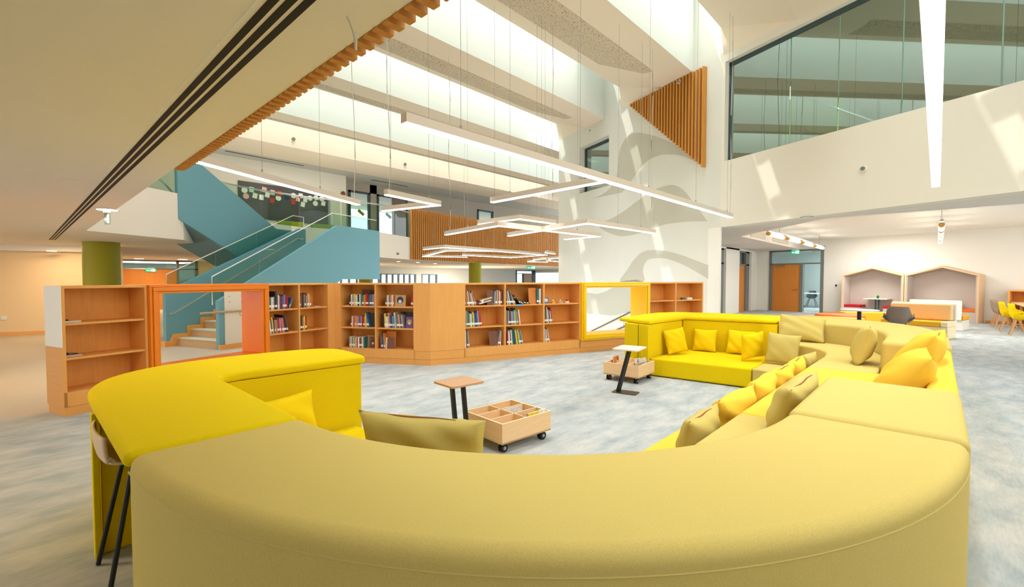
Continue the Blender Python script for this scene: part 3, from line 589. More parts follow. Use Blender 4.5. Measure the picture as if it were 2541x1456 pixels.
# ================================================================== PENDANT LIGHTS
def roof_z(x, y):
    if y > 19.9: return 7.0
    for Y0 in (-2.31, 1.30, 4.91, 8.53, 12.15, 16.07):
        k = y - Y0
        if 0 <= k < 1.0: return 7.0
        if 1.0 <= k < 2.73: return 7 + .65 * (k - 1) / 1.73
    return 9.28
def pendant(label, chains, zb, cables=(), power=(), w=.09, h=.105):
    x0, y0 = chains[0][0]; t = thing('pendant_light', label, 'light', (x0, y0, zb), group='linear pendant lights')
    hs, df = MB(), MB()
    for ch in chains:
        for i, (a, b_) in enumerate(zip(ch[:-1], ch[1:])):
            p, q = Vector((*a, 0)), Vector((*b_, 0)); d_ = (q - p).normalized() * (w / 2)
            if i > 0: p = p - d_
            if i < len(ch) - 2: q = q + d_
            e_ = (q - p).normalized() * .004
            hs.bar(p + Vector((0, 0, zb + .018 + (h - .018) / 2)), q + Vector((0, 0, zb + .018 + (h - .018) / 2)), w, h - .018)
            df.bar(p + e_ + Vector((0, 0, zb + .011)), q - e_ + Vector((0, 0, zb + .011)), w - .006, .014)
    obj('housing', hs, LAMPW, t); obj('diffuser', df, GLOW, t)
    for c, (x, y) in enumerate(cables):
        m = MB(); zt = roof_z(x, y); m.tube([(x, y, zb + h - .01), (x, y, zt)], .003, 5); m.tube([(x, y, zb + h - .01), (x, y, zb + h + .05)], .012, 6); obj('suspension_wire', m, WIRE, t)
    for (x, y) in power:
        m = MB(); zt = roof_z(x, y); L = zt - zb - h
        m.tube([(x + .03 * sin(j * 1.3) * (.3 if j in (0, 8) else 1), y, zb + h - .01 + L * j / 8) for j in range(9)], .0065, 6); obj('power_cable', m, CABLE, t, smooth=60)
    return t
pendant('longest straight pendant light with one arm joining it', [[(2.42, 3.59), (11.3, 3.54)], [(6.02, 6.10), (5.86, 3.58)]], 2.9, [(3.1, 3.585), (5.2, 3.575), (7.2, 3.565), (9.2, 3.555), (11.0, 3.54), (5.98, 5.6)], [(11.2, 3.54)])
pendant('straight pendant light crossing in front of the blue stairs', [[(1.43, 6.57), (4.48, 8.18)]], 2.9, [(2.4, 7.08), (3.5, 7.66)], [(4.36, 8.12)])
pendant('V shaped pendant light beside the one over the stairs', [[(4.25, 6.85), (5.55, 7.10), (5.23, 8.54)]], 2.9, [(5.3, 7.05), (5.28, 8.3)], [(4.33, 6.87)])
pendant('shallow roof shaped pendant light highest above the slat parapet', [[(7.34, 7.87), (7.28, 6.54), (8.48, 6.52)]], 2.75, [(7.3, 7.3), (8.0, 6.53)], [(8.38, 6.52)])
pendant('zigzag pendant light below the roof shaped one', [[(7.45, 9.22), (6.94, 6.84), (10.49, 6.61), (10.60, 7.79)]], 2.6, [(7.2, 8.1), (8.4, 6.75), (9.6, 6.67)], [(7.4, 9.0)])
pendant('roof shaped pendant light in front of the mural wall', [[(8.78, 8.27), (7.85, 5.22), (10.67, 5.13)]], 2.6, [(8.4, 7.0), (9.0, 5.18), (10.0, 5.15)], [(10.5, 5.135)])
pendant('long kinked far pendant light topmost before the slat parapet', [[(9.67, 13.17), (9.50, 11.81), (15.51, 12.39), (16.32, 15.22), (13.18, 15.16)]], 2.5, [(12, 12.05), (15.9, 13.7)], [(13.3, 15.16)])
pendant('boomerang shaped far pendant light left before the slat parapet', [[(12.04, 12.02), (10.73, 13.29), (12.68, 17.33), (14.59, 16.45)]], 2.5, [(11.6, 15.1)])
pendant('short far pendant light just left of the mural wall, uppermost there', [[(14.15, 11.33), (15.1, 11.6)]], 2.5, [(14.4, 11.4)])
pendant('short far pendant light just left of the mural wall, middle one there', [[(17.03, 14.38), (16.45, 12.39)]], 2.4, [(16.8, 13.6)])
pendant('small V shaped far pendant light just left of the mural wall, lowest there', [[(16.75, 14.51), (17.9, 14.2)], [(16.4, 13.05), (17.82, 13.42)]], 2.3, [(17, 13.2)])
pendant('pendant light end on at the right, nearest the cream band', [[(9.63, .05), (2.3, .05)]], 2.9, [(9.3, .05), (7, .05)], w=.10)

# ================================================================== BOOKCASES
ZS = [1.0, .62, .245]; TOPZ = 1.42; DEP = .40; BT = .028
LN = {'A': ((.31, 6.91), radians(16.58)), 'E': ((3.87, 7.97), radians(-59.83)), 'F': ((4.80, 6.37), radians(-20.56))}
def lpt(l, u, v=0, z=0):
    (x, y), a = LN[l]; return Vector((x + cos(a) * u - sin(a) * v, y + sin(a) * u + cos(a) * v, z))
def case_root(l, u, name, label, cat, group=None): return thing(name, label, cat, lpt(l, u), LN[l][1], group)
def bookcase(l, u0, u1, divs, label, levels=ZS, group='maple bookcases'):
    r = case_root(l, u0, 'bookcase', label, 'bookcase', group); n_ = u1 - u0
    m = MB(); m.box(0, BT, 0, DEP, .1, TOPZ - BT); m.box(n_ - BT, n_, 0, DEP, .1, TOPZ - BT); m.box(0, n_, 0, DEP, TOPZ - BT, TOPZ); m.box(0, n_, 0, DEP, .1, ZS[2] + BT / 2)
    obj('carcass', m, MAPLE_V, r, False)
    m = MB(); m.box(0.002, n_ - .002, .004, DEP - .01, 0, .097); obj('plinth', m, MAPLE, r, False)
    m = MB(); m.box(BT, n_ - BT, DEP - .03, DEP - .015, ZS[2], TOPZ - BT); obj('back_panel', m, MAPLE_D, r, False)
    edges = [BT] + [x for d_ in divs for x in (d_ - u0 - BT / 2, d_ - u0 + BT / 2)] + [n_ - BT]
    for d_ in divs:
        m = MB(); m.box(d_ - u0 - BT / 2, d_ - u0 + BT / 2, 0.001, DEP - .03, ZS[2] + BT / 2, TOPZ - BT); obj('divider', m, MAPLE_V, r, False)
    for a, b_ in zip(edges[::2], edges[1::2]):
        for z in ZS[:2]:
            m = MB(); m.box(a, b_, .02, DEP - .03, z - .012, z + .012); obj('shelf', m, MAPLE, r, False)
    return r
def plain_unit(l, u0, u1, label, name='corner_panel'):
    r = case_root(l, u0, name, label, 'panel'); n_ = u1 - u0
    m = MB(); m.box(0, n_, 0, DEP, ZS[2], TOPZ); obj('panel', m, MAPLE_V, r, False); m = MB(); m.box(0, n_, 0, DEP, .1, ZS[2] - .002); m.box(0, n_, .004, DEP, 0, .097); obj('plinth', m, MAPLE, r, False); return r
bA = bookcase('A', 0, .80, [], 'empty bookcase with white upper side at the left end')
m = MB(); m.box(-.006, 0, .0, DEP, .75, TOPZ); obj('side_panel', m, mat('white_board', (246, 244, 236), .5), bA, False, label='white upper half of the side')
m = MB(); m.box(-.006, 0, .0, DEP, .1, .748); obj('side_panel', m, MAPLE, bA, False)
bookcase('A', 2.405, 3.60, [2.985], 'two bay bookcase right of the orange frame')
plain_unit('A', 3.60, 3.714, 'narrow blank panel in the inner corner of the bookcases')
plain_unit('E', 0.0, .10, 'thin blank strip left of the slanting bookcase')
bookcase('E', .10, 1.565, [.815], 'slanting two bay bookcase left of the jutting corner')
# jutting corner: one wedge shaped unit covering both faces
c0, c1 = lpt('E', 1.565), lpt('E', 1.565, DEP); k0, k1 = lpt('F', .615), lpt('F', .615, DEP); cx_ = lpt('F', 0)
r = thing('corner_panel', 'jutting blank maple corner between the bookcases', 'panel', cx_)
m = MB(); m.prism([(p.x, p.y) for p in (c0, cx_, k0, k1, c1)], ZS[2], TOPZ); obj('panel', m, MAPLE_V, r)
m = MB(); m.prism([(p.x, p.y) for p in (c0, cx_, k0, k1, c1)], .1, ZS[2] - .002); obj('base', m, MAPLE, r)
m = MB(); m.prism([(p.x + .003, p.y + .003) for p in (c0, cx_, k0, k1, c1)], 0, .097); obj('plinth', m, MAPLE, r)
bookcase('F', .615, 3.12, [1.428, 2.262], 'long three bay bookcase between blank corner and yellow frame')
bookcase('F', 4.925, 6.62, [5.742], 'nearly empty bookcase right of the yellow frame')
def portal(l, u0, u1, col, label):
    r = case_root(l, u0, 'window_portal', label, 'frame'); n_ = u1 - u0
    def ring(m, i, w, v0, v1, z0=.25, z1=TOPZ + .004):
        m.box(i, n_ - i, v0, v1, z0 + i, z0 + i + w); m.box(i, n_ - i, v0, v1, z1 - i - w, z1 - i)
        m.box(i, i + w, v0, v1, z0 + i + w, z1 - i - w); m.box(n_ - i - w, n_ - i, v0, v1, z0 + i + w, z1 - i - w)
    m = MB(); ring(m, 0, .03, -.055, .46); obj('outer_moulding', m, col, r, False, bevel=.004, seg=2)
    m = MB(); ring(m, .032, .05, -.075, .46); obj('frame', m, col, r, False, bevel=.005, seg=2)
    m = MB(); ring(m, .084, .026, -.05, .46); obj('lining', m, col, r, False, bevel=.004, seg=2)
    m = MB(); m.box(0, n_, 0, DEP, .1, .245); m.box(0, n_, .004, DEP, 0, .097); obj('plinth', m, MAPLE, r, False); return r
portal('A', .803, 2.402, ORANGE, 'orange walk-through window frame set in the bookcases')
portal('F', 3.123, 4.922, YFRAME, 'yellow window frame set in the bookcases')

# ------------------------------------------------------------------ books
BC = dict(black=(34, 32, 34), charcoal=(70, 70, 74), navy=(34, 50, 90), blue=(60, 110, 165), teal=(36, 110, 112), green=(90, 130, 60), lime=(160, 180, 60), yellow=(240, 200, 40), orange=(228, 130, 40),
          red=(190, 40, 40), crimson=(150, 25, 50), pink=(226, 130, 130), brown=(120, 72, 44), tan=(200, 160, 110), cream=(230, 220, 196), white=(238, 236, 230), grey=(160, 160, 158), purple=(110, 70, 130), mauve=(170, 130, 140))
BM = {k: mat('book_' + k, v, .45, spec=.4, var=tuple(min(255, int(c * .8 + 24)) for c in v), scale=(60, 60, 24), amt=.2, detail=1) for k, v in BC.items()}
PAGES = mat('book_pages', (236, 230, 214), .8); STICK = mat('shelf_label_white', (244, 242, 236), .6)
def book_mesh(w, h, d, col, sticker=True):
    m = MB(); c = .0016
    m.box(0, c, 0, d, 0, h); m.box(w - c, w, 0, d, 0, h); m.box(c, w - c, 0, c, 0, h)
    m.box(c, w - c, c, d - .004, .003, h - .003, 1)
    if sticker: m.box(0.0006, w - .0006, -.0006, 0, .035, .07, 2)
    return mesh('book', m, [BM[col], PAGES, STICK])
def put_book(me, l, u, v, z, lean, yaw=0, w=0):
    o = bpy.data.objects.new('book', me); COL.objects.link(o)
    a = LN[l][1] + yaw
    R_ = Matrix.Rotation(a, 3, 'Z') @ Matrix.Rotation(lean, 3, 'Y')
    o.rotation_euler = R_.to_euler(); p = lpt(l, u, v, z)
    if lean > 0: p.z += w * sin(lean)
    o.location = p; return o
rnd = random.Random(11)
def book_row(l, u0, u1, zl, cell, cols, hmin=.2, hmax=.29, lean0=0, lean1=0, start=1, total=None, side=None, v0=.035):
    """books from u0 to u1; cols lists their colours, lean grows from lean0 to lean1 (negative tips to the left)"""
    n_ = len(cols); z = zl + .0125; ws = [rnd.uniform(.7, 1.3) for _ in cols]; S = sum(ws); ws = [w / S * (u1 - u0) for w in ws]; u = u0
    for i, c in enumerate(cols):
        w = ws[i] * .97; f = i / max(1, n_ - 1); le = lean0 + (lean1 - lean0) * f; wt = w * cos(le) if abs(le) > .02 else w
        h = rnd.uniform(hmin, hmax); d_ = rnd.uniform(.15, .21)
        o = put_book(book_mesh(wt, h, d_, c, rnd.random() < .75), l, u, v0 + rnd.uniform(0, .012), z, le, 0, wt)
        pos = ORD[start + i] if not side else ORD[i + 1]
        tag(o, f'{c} book, {pos} from the left {("in the " + side + " group ") if side else ""}on {cell}', 'book', 'books on ' + cell); u += ws[i]
def face_book(l, u, zl, w, h, c, label, yaw=0, v=.1, tilt=.12, deco=None):
    """book shown cover on, leaning back"""
    m = MB(); m.box(-w / 2, w / 2, 0, .002, 0, h); m.box(-w / 2 + .003, w / 2 - .003, .002, .018, .004, h - .004, 1); m.box(-w / 2, w / 2, .018, .02, 0, h)
    if deco:
        m.extr([(cos(k * pi / 10) * w * .32, -.001, h * .55 + sin(k * pi / 10) * w * .32) for k in range(20)], (0, .0008, 0), 2)
        m.extr([(cos(k * pi / 8) * w * .16, -.002, h * .42 + sin(k * pi / 8) * w * .16) for k in range(16)], (0, .0008, 0), 3)
    me = mesh('book', m, [BM[c], PAGES, BM[deco or c], BM['cream']])
    o = bpy.data.objects.new('book', me); COL.objects.link(o)
    o.rotation_euler = (Matrix.Rotation(LN[l][1] + yaw, 3, 'Z') @ Matrix.Rotation(-tilt, 3, 'X')).to_euler(); o.location = lpt(l, u, v, zl + .0125)
    tag(o, label, 'book')
def flat_item(l, u, zl, w, d_, h, c, label, cat='paper', name='booklet', v=.08, yaw=0, z=None):
    m = MB(); m.box(-w / 2, w / 2, 0, d_, 0, h); o = obj(name, m, c); o.rotation_euler = (0, 0, LN[l][1] + yaw); o.location = lpt(l, u, v, (zl + .0125) if z is None else z); tag(o, label, cat); return o
def S(s): return s.split()
T_, M_, B_ = ZS
book_row('A', 2.44, 2.56, T_, 'the top shelf beside the orange frame', S('grey teal white grey'), .19, .2)
book_row('A', 2.565, 2.61, T_, 'the upper left cell beside the orange frame', S('black charcoal'), .28, .29)
book_row('A', 2.62, 2.80, T_, 'the top shelf right of the tall black books', S('white red navy purple blue mauve crimson crimson'), .2, .23)
book_row('A', 2.81, 2.83, T_, 'the top left cell leaning out to the right', S('blue grey'), .18, .19, .35, .4)
book_row('A', 2.45, 2.68, M_, 'the middle shelf beside the orange frame', S('black white charcoal yellow navy mauve orange purple red pink'), .2, .26, -.12, -.06)
book_row('A', 2.69, 2.80, M_, 'the middle shelf beside the orange frame, end', S('mauve pink red black charcoal'), .21, .3, -.12, -.2)
book_row('A', 3.02, 3.25, T_, 'top shelf, second bay from orange frame', S('red brown black grey charcoal grey orange cream orange'), .2, .26)
flat_item('A', 3.42, T_, .13, .1, .006, PAPER, 'flat white booklet on the shelf, second bay from the orange frame')
book_row('A', 3.03, 3.16, M_, 'middle shelf, second bay from orange frame', S('black teal orange yellow crimson red'), .2, .25)
cE1, cE2 = 'slanting bookcase, left bay', 'slanting bookcase, right bay'
flat_item('E', .25, T_, .16, .12, .006, PAPER, 'flat white booklet on top shelf of the slanting bookcase')
book_row('E', .285, .80, T_, 'top shelf of ' + cE1, S('black white grey cream yellow white navy cream teal green orange red crimson charcoal blue teal mauve pink'), .19, .22)
face_book('E', .50, T_, .17, .29, 'brown', 'tall brown green book facing out, top shelf of slanting bookcase', v=.22); face_book('E', .70, T_, .17, .27, 'navy', 'tall navy book facing out, top shelf of slanting bookcase', v=.22)
book_row('E', .30, .60, M_, 'middle shelf of ' + cE1, S('brown cream red orange pink tan mauve purple mauve crimson red yellow'), .18, .2)
book_row('E', .61, .68, M_, 'middle shelf of ' + cE1 + ', leaning', S('yellow blue blue'), .24, .27, -.1, -.25)
face_book('E', .72, M_, .16, .25, 'black', 'black book facing out on middle shelf of slanting bookcase', yaw=.2, v=.12)
book_row('E', .27, .58, B_, 'bottom shelf of ' + cE1, S('grey white green cream tan cream red white charcoal orange white teal'), .18, .2)
face_book('E', .64, B_, .15, .22, 'tan', 'tan book facing out on bottom shelf of slanting bookcase', v=.12); face_book('E', .71, B_, .13, .2, 'brown', 'dark patterned book facing out, bottom shelf of slanting bookcase', v=.08, deco='charcoal')
book_row('E', .99, 1.15, T_, 'top shelf of ' + cE2, S('charcoal yellow white purple mauve orange white orange'), .19, .2)
face_book('E', 1.26, T_, .2, .2, 'tan', 'tan book with round navy emblem facing out', v=.05, deco='navy')
book_row('E', 1.47, 1.535, T_, 'top shelf of ' + cE2 + ', far end', S('crimson red grey'), .22, .29, .05, .02)
book_row('E', .94, 1.33, M_, 'middle shelf of ' + cE2, S('black yellow white cream pink teal navy grey blue white grey teal green pink charcoal grey'), .19, .27, -.04, -.12)
face_book('E', 1.20, M_, .14, .27, 'charcoal', 'charcoal book facing out on middle shelf of slanting bookcase', v=.24); face_book('E', 1.43, M_, .17, .28, 'black', 'black book facing out behind a purple one, slanting bookcase', v=.12); face_book('E', 1.43, M_, .14, .2, 'purple', 'purple book with round tan picture facing out', v=.06, deco='tan')
book_row('E', .885, .98, B_, 'bottom shelf of ' + cE2, S('red teal charcoal blue orange'), .2, .28, -.05, -.08)
face_book('E', 1.03, B_, .17, .3, 'orange', 'tall orange book facing out on bottom shelf, slanting bookcase', v=.14); face_book('E', 1.06, B_, .14, .2, 'brown', 'brown green picture book in front of the tall orange one', v=.06, yaw=.15); face_book('E', .99, B_, .03, .2, 'white', 'white book spine before the tall orange book', v=.05)
f1, f2, f3 = 'long bookcase, first bay', 'long bookcase, middle bay', 'bay beside yellow frame'
book_row('F', .645, .88, T_, 'top shelf, ' + f1, S('black red lime brown white orange teal orange grey white charcoal tan red'), .22, .28, -.02, -.28)
for k, (c, z) in enumerate([('white', 0), ('brown', .03), ('cream', .06)]):
    o = put_book(book_mesh(.022, .24, .18, c), 'F', .93 + .01 * k, .05, T_ + .0125 + .022 + z * .85, 1.32, 0, .02); tag(o, f'{c} book lying aslant on the top shelf of the long bookcase', 'book')
face_book('F', 1.16, T_, .13, .27, 'brown', 'dark brown book facing out on top shelf, long bookcase', v=.06, yaw=-.1)
book_row('F', 1.22, 1.385, T_, 'top shelf, ' + f1 + ', right end', S('grey blue yellow brown pink white red charcoal'), .25, .28, .06, 0)
book_row('F', .645, .98, M_, 'middle shelf, ' + f1, S('brown grey green charcoal grey white green yellow blue navy blue grey red red'), .23, .29, -.02, -.1)
book_row('F', .65, .74, B_, 'bottom shelf, ' + f1, S('white brown charcoal tan grey'), .27, .31, -.02, -.1)
face_book('F', 1.23, B_, .17, .27, 'brown', 'tilted dark red brown book facing out, bottom shelf of long bookcase', v=.05, tilt=.2)
book_row('F', 1.29, 1.36, B_, 'bottom shelf, ' + f1 + ', right end', S('grey brown red white'), .25, .29, .2, .05)
book_row('F', 1.475, 1.68, T_, 'top shelf, ' + f2, S('crimson white green white teal navy charcoal white tan brown'), .24, .30, -.08, -.42)
for k, (c, u, le) in enumerate([('black', 1.70, -.75), ('tan', 1.75, -.95), ('charcoal', 1.83, -1.15), ('teal', 1.90, -1.32)]):
    o = put_book(book_mesh(.018, .24, .18, c), 'F', u + .08, .05, T_ + .0125, le, 0, .018); tag(o, f'{c} book slumping to the left, top shelf middle bay', 'book')
face_book('F', 2.05, T_, .16, .31, 'orange', 'orange book facing out at right, top shelf middle bay', v=.06)
book_row('F', 2.12, 2.215, T_, 'top shelf, ' + f2 + ', right end', S('teal black grey white'), .26, .3, .03, 0)
flat_item('F', 1.73, T_, .15, .006, .024, mat('label_blue', (110, 180, 225), .5), 'blue shelf label on the top shelf edge, middle bay', 'label', 'shelf_label', .012, z=T_ - .012)
book_row('F', 1.475, 1.77, M_, 'middle shelf, ' + f2, S('grey charcoal grey black mauve grey blue white lime green grey red white'), .24, .31, -.01, -.12)
book_row('F', 1.485, 1.83, B_, 'bottom shelf, ' + f2, S('crimson white brown white teal navy teal yellow green yellow grey teal grey'), .24, .3, -.03, -.22)
face_book('F', 2.35, T_, .12, .12, 'blue', 'small blue and white card standing on the top shelf', v=.06, deco='white')
book_row('F', 2.30, 2.48, M_, 'middle shelf, ' + f3, S('green brown grey white charcoal white red'), .23, .31, -.01, -.1)
book_row('F', 2.31, 2.42, B_, 'bottom shelf, ' + f3, S('white grey white brown mauve white'), .24, .29, 0, -.2)
for u, w, c, lb in [(2.53, .09, AMBER, 'small yellow toy block with white ball on the top shelf'), (2.70, .12, mat('toy_beige', (200, 170, 150), .6), 'small beige toy pyramid on the top shelf'), (2.85, .1, WLEA, 'small white toy dish with dark ball on the top shelf')]:
    t = thing('toy', lb, 'toy', lpt('F', u, .1, T_ + .0125), LN['F'][1]); m = MB(); m.lathe([(w / 2, 0), (w / 2, .025), (w / 2.4, .035)], (0, 0, 0), 14); obj('base', m, c, t, False)
    m = MB(); m.lathe([(.004, .035), (.02, .045), (.02, .06), (.004, .075)], (0, 0, 0), 10); obj('top', m, RED if 'dark' in lb else WLEA, t, False)
for u, w, c, lb in [(6.08, .1, mat('toy_teal', (70, 100, 110), .5), 'small dark toy car on the nearly empty bookcase'), (6.27, .16, WLEA, 'small white box on the nearly empty bookcase')]:
    flat_item('F', u, T_, w, .06, .045, c, lb, 'toy', 'toy_box')
for zl, lb in [(T_, 'small metal book rest on the upper shelf of the empty bookcase'), (M_, 'small metal book rest on the lower shelf of the empty bookcase')]:
    t = thing('book_rest', lb, 'book rest', lpt('A', .12, .1, zl + .0125), LN['A'][1]); m = MB(); m.box(-.07, .08, 0, .1, 0, .02); obj('plate', m, STEEL, t, False); m = MB(); m.box(-.06, -.02, .03, .07, .02, .035); obj('clip', m, BLACK, t, False)
    if zl == M_:
        m = MB(); m.extr([(-.08, .05, .045), (.07, .05, .02), (.07, .12, .02), (-.08, .12, .045)], (0, 0, .004)); obj('flap', m, BLACK, t, False)

# ================================================================== SOFA LANDSCAPE
TT, MM, LL = .85, .565, .28
CXN, CYN = 2.57, 2.20                                    # centre of the near curve
def arc(cx, cy, r, a0, a1, n=28): return [(cx + r * cos(radians(a0 + (a1 - a0) * k / n)), cy + r * sin(radians(a0 + (a1 - a0) * k / n))) for k in range(n + 1)]
def slab(name, poly, z0, z1, m, parent, bevel=.03, label=None, smooth=35):
    mb = MB().prism(poly, z0, z1); return obj(name, mb, m, parent, bevel=bevel, seg=4, smooth=smooth, label=label)
G_ = 'modules of the sofa landscape'
# near yellow desk corner
s1 = thing('sofa_module', 'bright yellow sofa corner with desk top and knee space at left', 'sofa', (.6, 3, 0), group=G_)
outer = smooth_line([(.25, 3.42, 0), (.27, 3.68, 0), (.38, 3.98, 0), (.62, 4.22, 0), (.98, 4.34, 0), (1.36, 4.34, 0), (1.70, 4.30, 0), (1.92, 4.20, 0), (2.02, 4.02, 0), (2.0, 3.62, 0)], 6)
outer = [(x, y) for x, y, z in outer]
slab('desk_top', [(.89, 2.205), (.89, 3.44), (.93, 3.53), (1.05, 3.56), (1.98, 3.52)] + outer[::-1] + [(.25, 2.205)], .785, TT, YEL, s1, .028)
ins = [(x + (.03 if x < 1 else -.03 if x > 1.8 else 0), y - (.03 if y > 4.1 else 0)) for x, y in outer]
slab('arm', [(.89, 3.30), (.89, 3.57), (1.95, 3.545)] + ins[::-1] + [(.28, 3.30)], .0, .783, YEL, s1, .012)
slab('backrest', [(.80, 2.21), (.89, 2.21), (.89, 3.3), (.80, 3.3)], 0, .783, YEL, s1, .01)
slab('side_panel', [(.245, 3.26), (.275, 3.26), (.275, 3.32), (.245, 3.32)], 0, .783, YEL, s1, .006)
slab('seat', [(.90, 2.21), (1.90, 2.21), (1.90, 3.54), (.90, 3.54)], .02, LL, YEL, s1, .025)
# near olive curve
s2 = thing('sofa_module', 'big olive curved sofa module closest to the camera', 'sofa', (1.2, 1, 0), group=G_)
slab('backrest', arc(CXN, CYN, 2.31, 180.2, 269.8, 48) + arc(CXN, CYN, 1.67, 269.8, 180.2, 40), 0, TT, OLI, s2, .05)
slab('upper_seat', arc(CXN, CYN, 1.665, 180.2, 269.8, 32) + arc(CXN, CYN, 1.2, 269.8, 180.2, 28), 0.02, MM, OLI, s2, .03)
slab('lower_seat', arc(CXN, CYN, 1.195, 180.2, 269.8, 28) + arc(CXN, CYN, .68, 269.8, 180.2, 22), 0.02, LL, OLI, s2, .025)
m = MB(); m.tube([(x, y, .785) for x, y in arc(CXN, CYN, 2.309, 180.5, 269.5, 60)], .003, 6); obj('piping', m, PIPE, s2, smooth=40)
# near slab with steps in front
s3 = thing('sofa_module', 'straight olive slab module right of the big curve', 'sofa', (3.1, .2, 0), group=G_)
slab('backrest', [(2.58, -.115), (3.685, -.115), (3.685, .535), (2.58, .535)], 0, TT, OLI, s3, .045)
slab('upper_seat', [(2.58, .54), (3.42, .54), (3.42, 1.0), (2.58, 1.0)], .02, MM, OLI, s3, .03)
slab('lower_seat', [(2.58, 1.005), (2.95, 1.005), (2.95, 1.52), (2.58, 1.52)], .02, LL, OLI, s3, .025)
# middle soft yellow
s4 = thing('sofa_module', 'warm yellow stepped middle module with low rounded back', 'sofa', (4.9, .5, 0), group=G_)
slab('backrest', [(3.69, -.115), (6.09, -.115), (6.09, .04), (3.69, .04)], 0, .82, SUN, s4, .05)
slab('upper_seat', [(3.425, .545), (3.69, .545), (3.69, .045), (6.09, .045), (6.09, .40), (5.75, .40), (5.68, 1.0), (3.425, 1.0)], .02, MM, SUN, s4, .03)
slab('lower_seat', [(2.955, 1.005), (5.68, 1.005), (5.68, 1.52), (2.955, 1.52)], .02, LL, SUN, s4, .025)
# far olive curve
def sup(a, b_, n=2.7, k=16, cx=6.5, cy=1.82):
    return [(cx + a * sin(pi / 2 * j / k) ** (2 / n), cy - b_ * cos(pi / 2 * j / k) ** (2 / n) if j < k else cy) for j in range(k + 1)]
s5 = thing('sofa_module', 'far olive curved module with two steps', 'sofa', (8, .6, 0), group=G_)
slab('backrest', [(6.10, .42)] + sup(1.60, 1.40) + sup(2.68, 1.94, 2.8)[::-1] + [(6.10, -.12)], 0, TT, OLI, s5, .045)
slab('upper_seat', [(5.685, 1.0), (5.755, .425), (6.10, .425), (6.5, .425)] + sup(1.595, 1.395)[1:] + sup(1.05, .83)[::-1], .02, MM, OLI, s5, .03)
slab('lower_seat', [(5.685, 1.005), (6.5, 1.0)] + sup(1.045, .825)[1:] + sup(.25, .30)[::-1] + [(5.685, 1.52)], .02, LL, OLI, s5, .025)
# far bright yellow sofa
s6 = thing('sofa_module', 'bright yellow far sofa with deep seat and overhanging top', 'sofa', (7.5, 2.8, 0), group=G_)
slab('seat', [(6.74, 1.83), (8.10, 1.83), (7.88, 3.20), (6.60, 3.22)], 0.01, LL, YEL, s6, .03)
slab('backrest', [(8.12, 1.83), (7.86, 3.23), (8.3, 3.72), (8.66, 3.55), (8.9, 3.0), (9.1, 1.83)], 0, .785, YEL, s6, .012)
slab('arm', [(6.57, 3.24), (7.85, 3.24), (8.28, 3.73), (6.72, 3.73), (6.66, 3.62)], 0, .785, YEL, s6, .012)
slab('top', [(8.09, 1.83), (7.84, 3.19), (6.62, 3.235), (6.64, 3.40), (6.84, 3.90), (7.57, 3.94), (8.31, 3.94), (8.73, 3.74), (8.98, 3.11), (9.2, 1.83)], .788, TT, YEL, s6, .028)
m = MB(); m.extr([(6.568, 3.40, .02), (6.568, 3.41, .02), (6.568, 3.41, .78), (6.568, 3.40, .78)], (-.003, 0, 0)); obj('seam', m, mat('seam_dark', (120, 96, 10), .9), s6)

# ------------------------------------------------------------------ cushions
def cushion_mesh(w, h, t, seed, m, wr=1.0):
    rr = random.Random(seed); N = 22; f = [(rr.uniform(4, 9), rr.uniform(4, 9), rr.uniform(0, 6), rr.uniform(.3, 1)) for _ in range(5)]
    def P(u, v, s):
        px = w / 2 * u * (1 - .07 * (1 - v * v)); pz = h / 2 * v * (1 - .07 * (1 - u * u))
        th = t / 2 * (max(0, (1 - abs(u) ** 2.6)) * max(0, (1 - abs(v) ** 2.6))) ** .55
        wv = sum(a * sin(p * u + q * v + o) for p, q, o, a in f) * .004 * wr * min(1, th / (t * .2))
        e_ = max(abs(u), abs(v)); pl = .005 * wr * sin(34 * (u if abs(v) > abs(u) else v)) * max(0, 1 - abs(e_ - .86) / .12)
        return (px, s * (th + wv + pl), pz + h / 2)
    mb = MB()
    for s in (1, -1): mb.grid([[P(-1 + 2 * i / N, -1 + 2 * j / N, s) for j in range(N + 1)] for i in range(N + 1)])
    import bmesh
    me = mesh('cushion', mb, m, 60); bm = bmesh.new(); bm.from_mesh(me); bmesh.ops.remove_doubles(bm, verts=bm.verts, dist=.0008); bmesh.ops.recalc_face_normals(bm, faces=bm.faces); bm.to_mesh(me); bm.free()
    me.polygons.foreach_set('use_smooth', [True] * len(me.polygons)); return me
def cushion(x, y, z, w, h, t, yaw, lean, m, label, seed, zip_=False, roll=0):
    o = bpy.data.objects.new('cushion', cushion_mesh(w, h, t, seed, m)); COL.objects.link(o)
    Rm = Matrix.Rotation(radians(yaw), 3, 'Z') @ Matrix.Rotation(radians(lean), 3, 'X') @ Matrix.Rotation(radians(roll), 3, 'Y')
    lo = min((Rm @ v.co).z for v in o.data.vertices)
    o.rotation_euler = Rm.to_euler(); o.location = (x, y, z - lo + .001)
    tag(o, label, 'cushion', 'scatter cushions')
    if zip_:
        zm = MB(); zm.tube([(w * .42 * k / 6, .003 * sin(k), h * .962) for k in range(-5, 5)], .005, 5); zo = obj('zip', zm, ZIP); zo.parent = o
    return o
cushion(1.25, 3.36, LL, .54, .36, .16, 0, -14, LINEN_Y, 'bright yellow cushion behind the desk corner at left', 1, roll=-4)
cushion(1.25, 1.70, MM, .62, .335, .15, -62, 10, LINEN_O, 'long olive cushion peeking over the near curved back', 2, True)
cushion(7.20, 3.03, LL, .42, .40, .15, -25, -12, LINEN_Y, 'bright yellow cushion leaning in the corner of the far sofa', 3, roll=-6)
cushion(7.78, 2.84, LL, .38, .38, .15, -84, -14, LINEN_Y, 'second bright yellow cushion from the corner of the far sofa', 4)
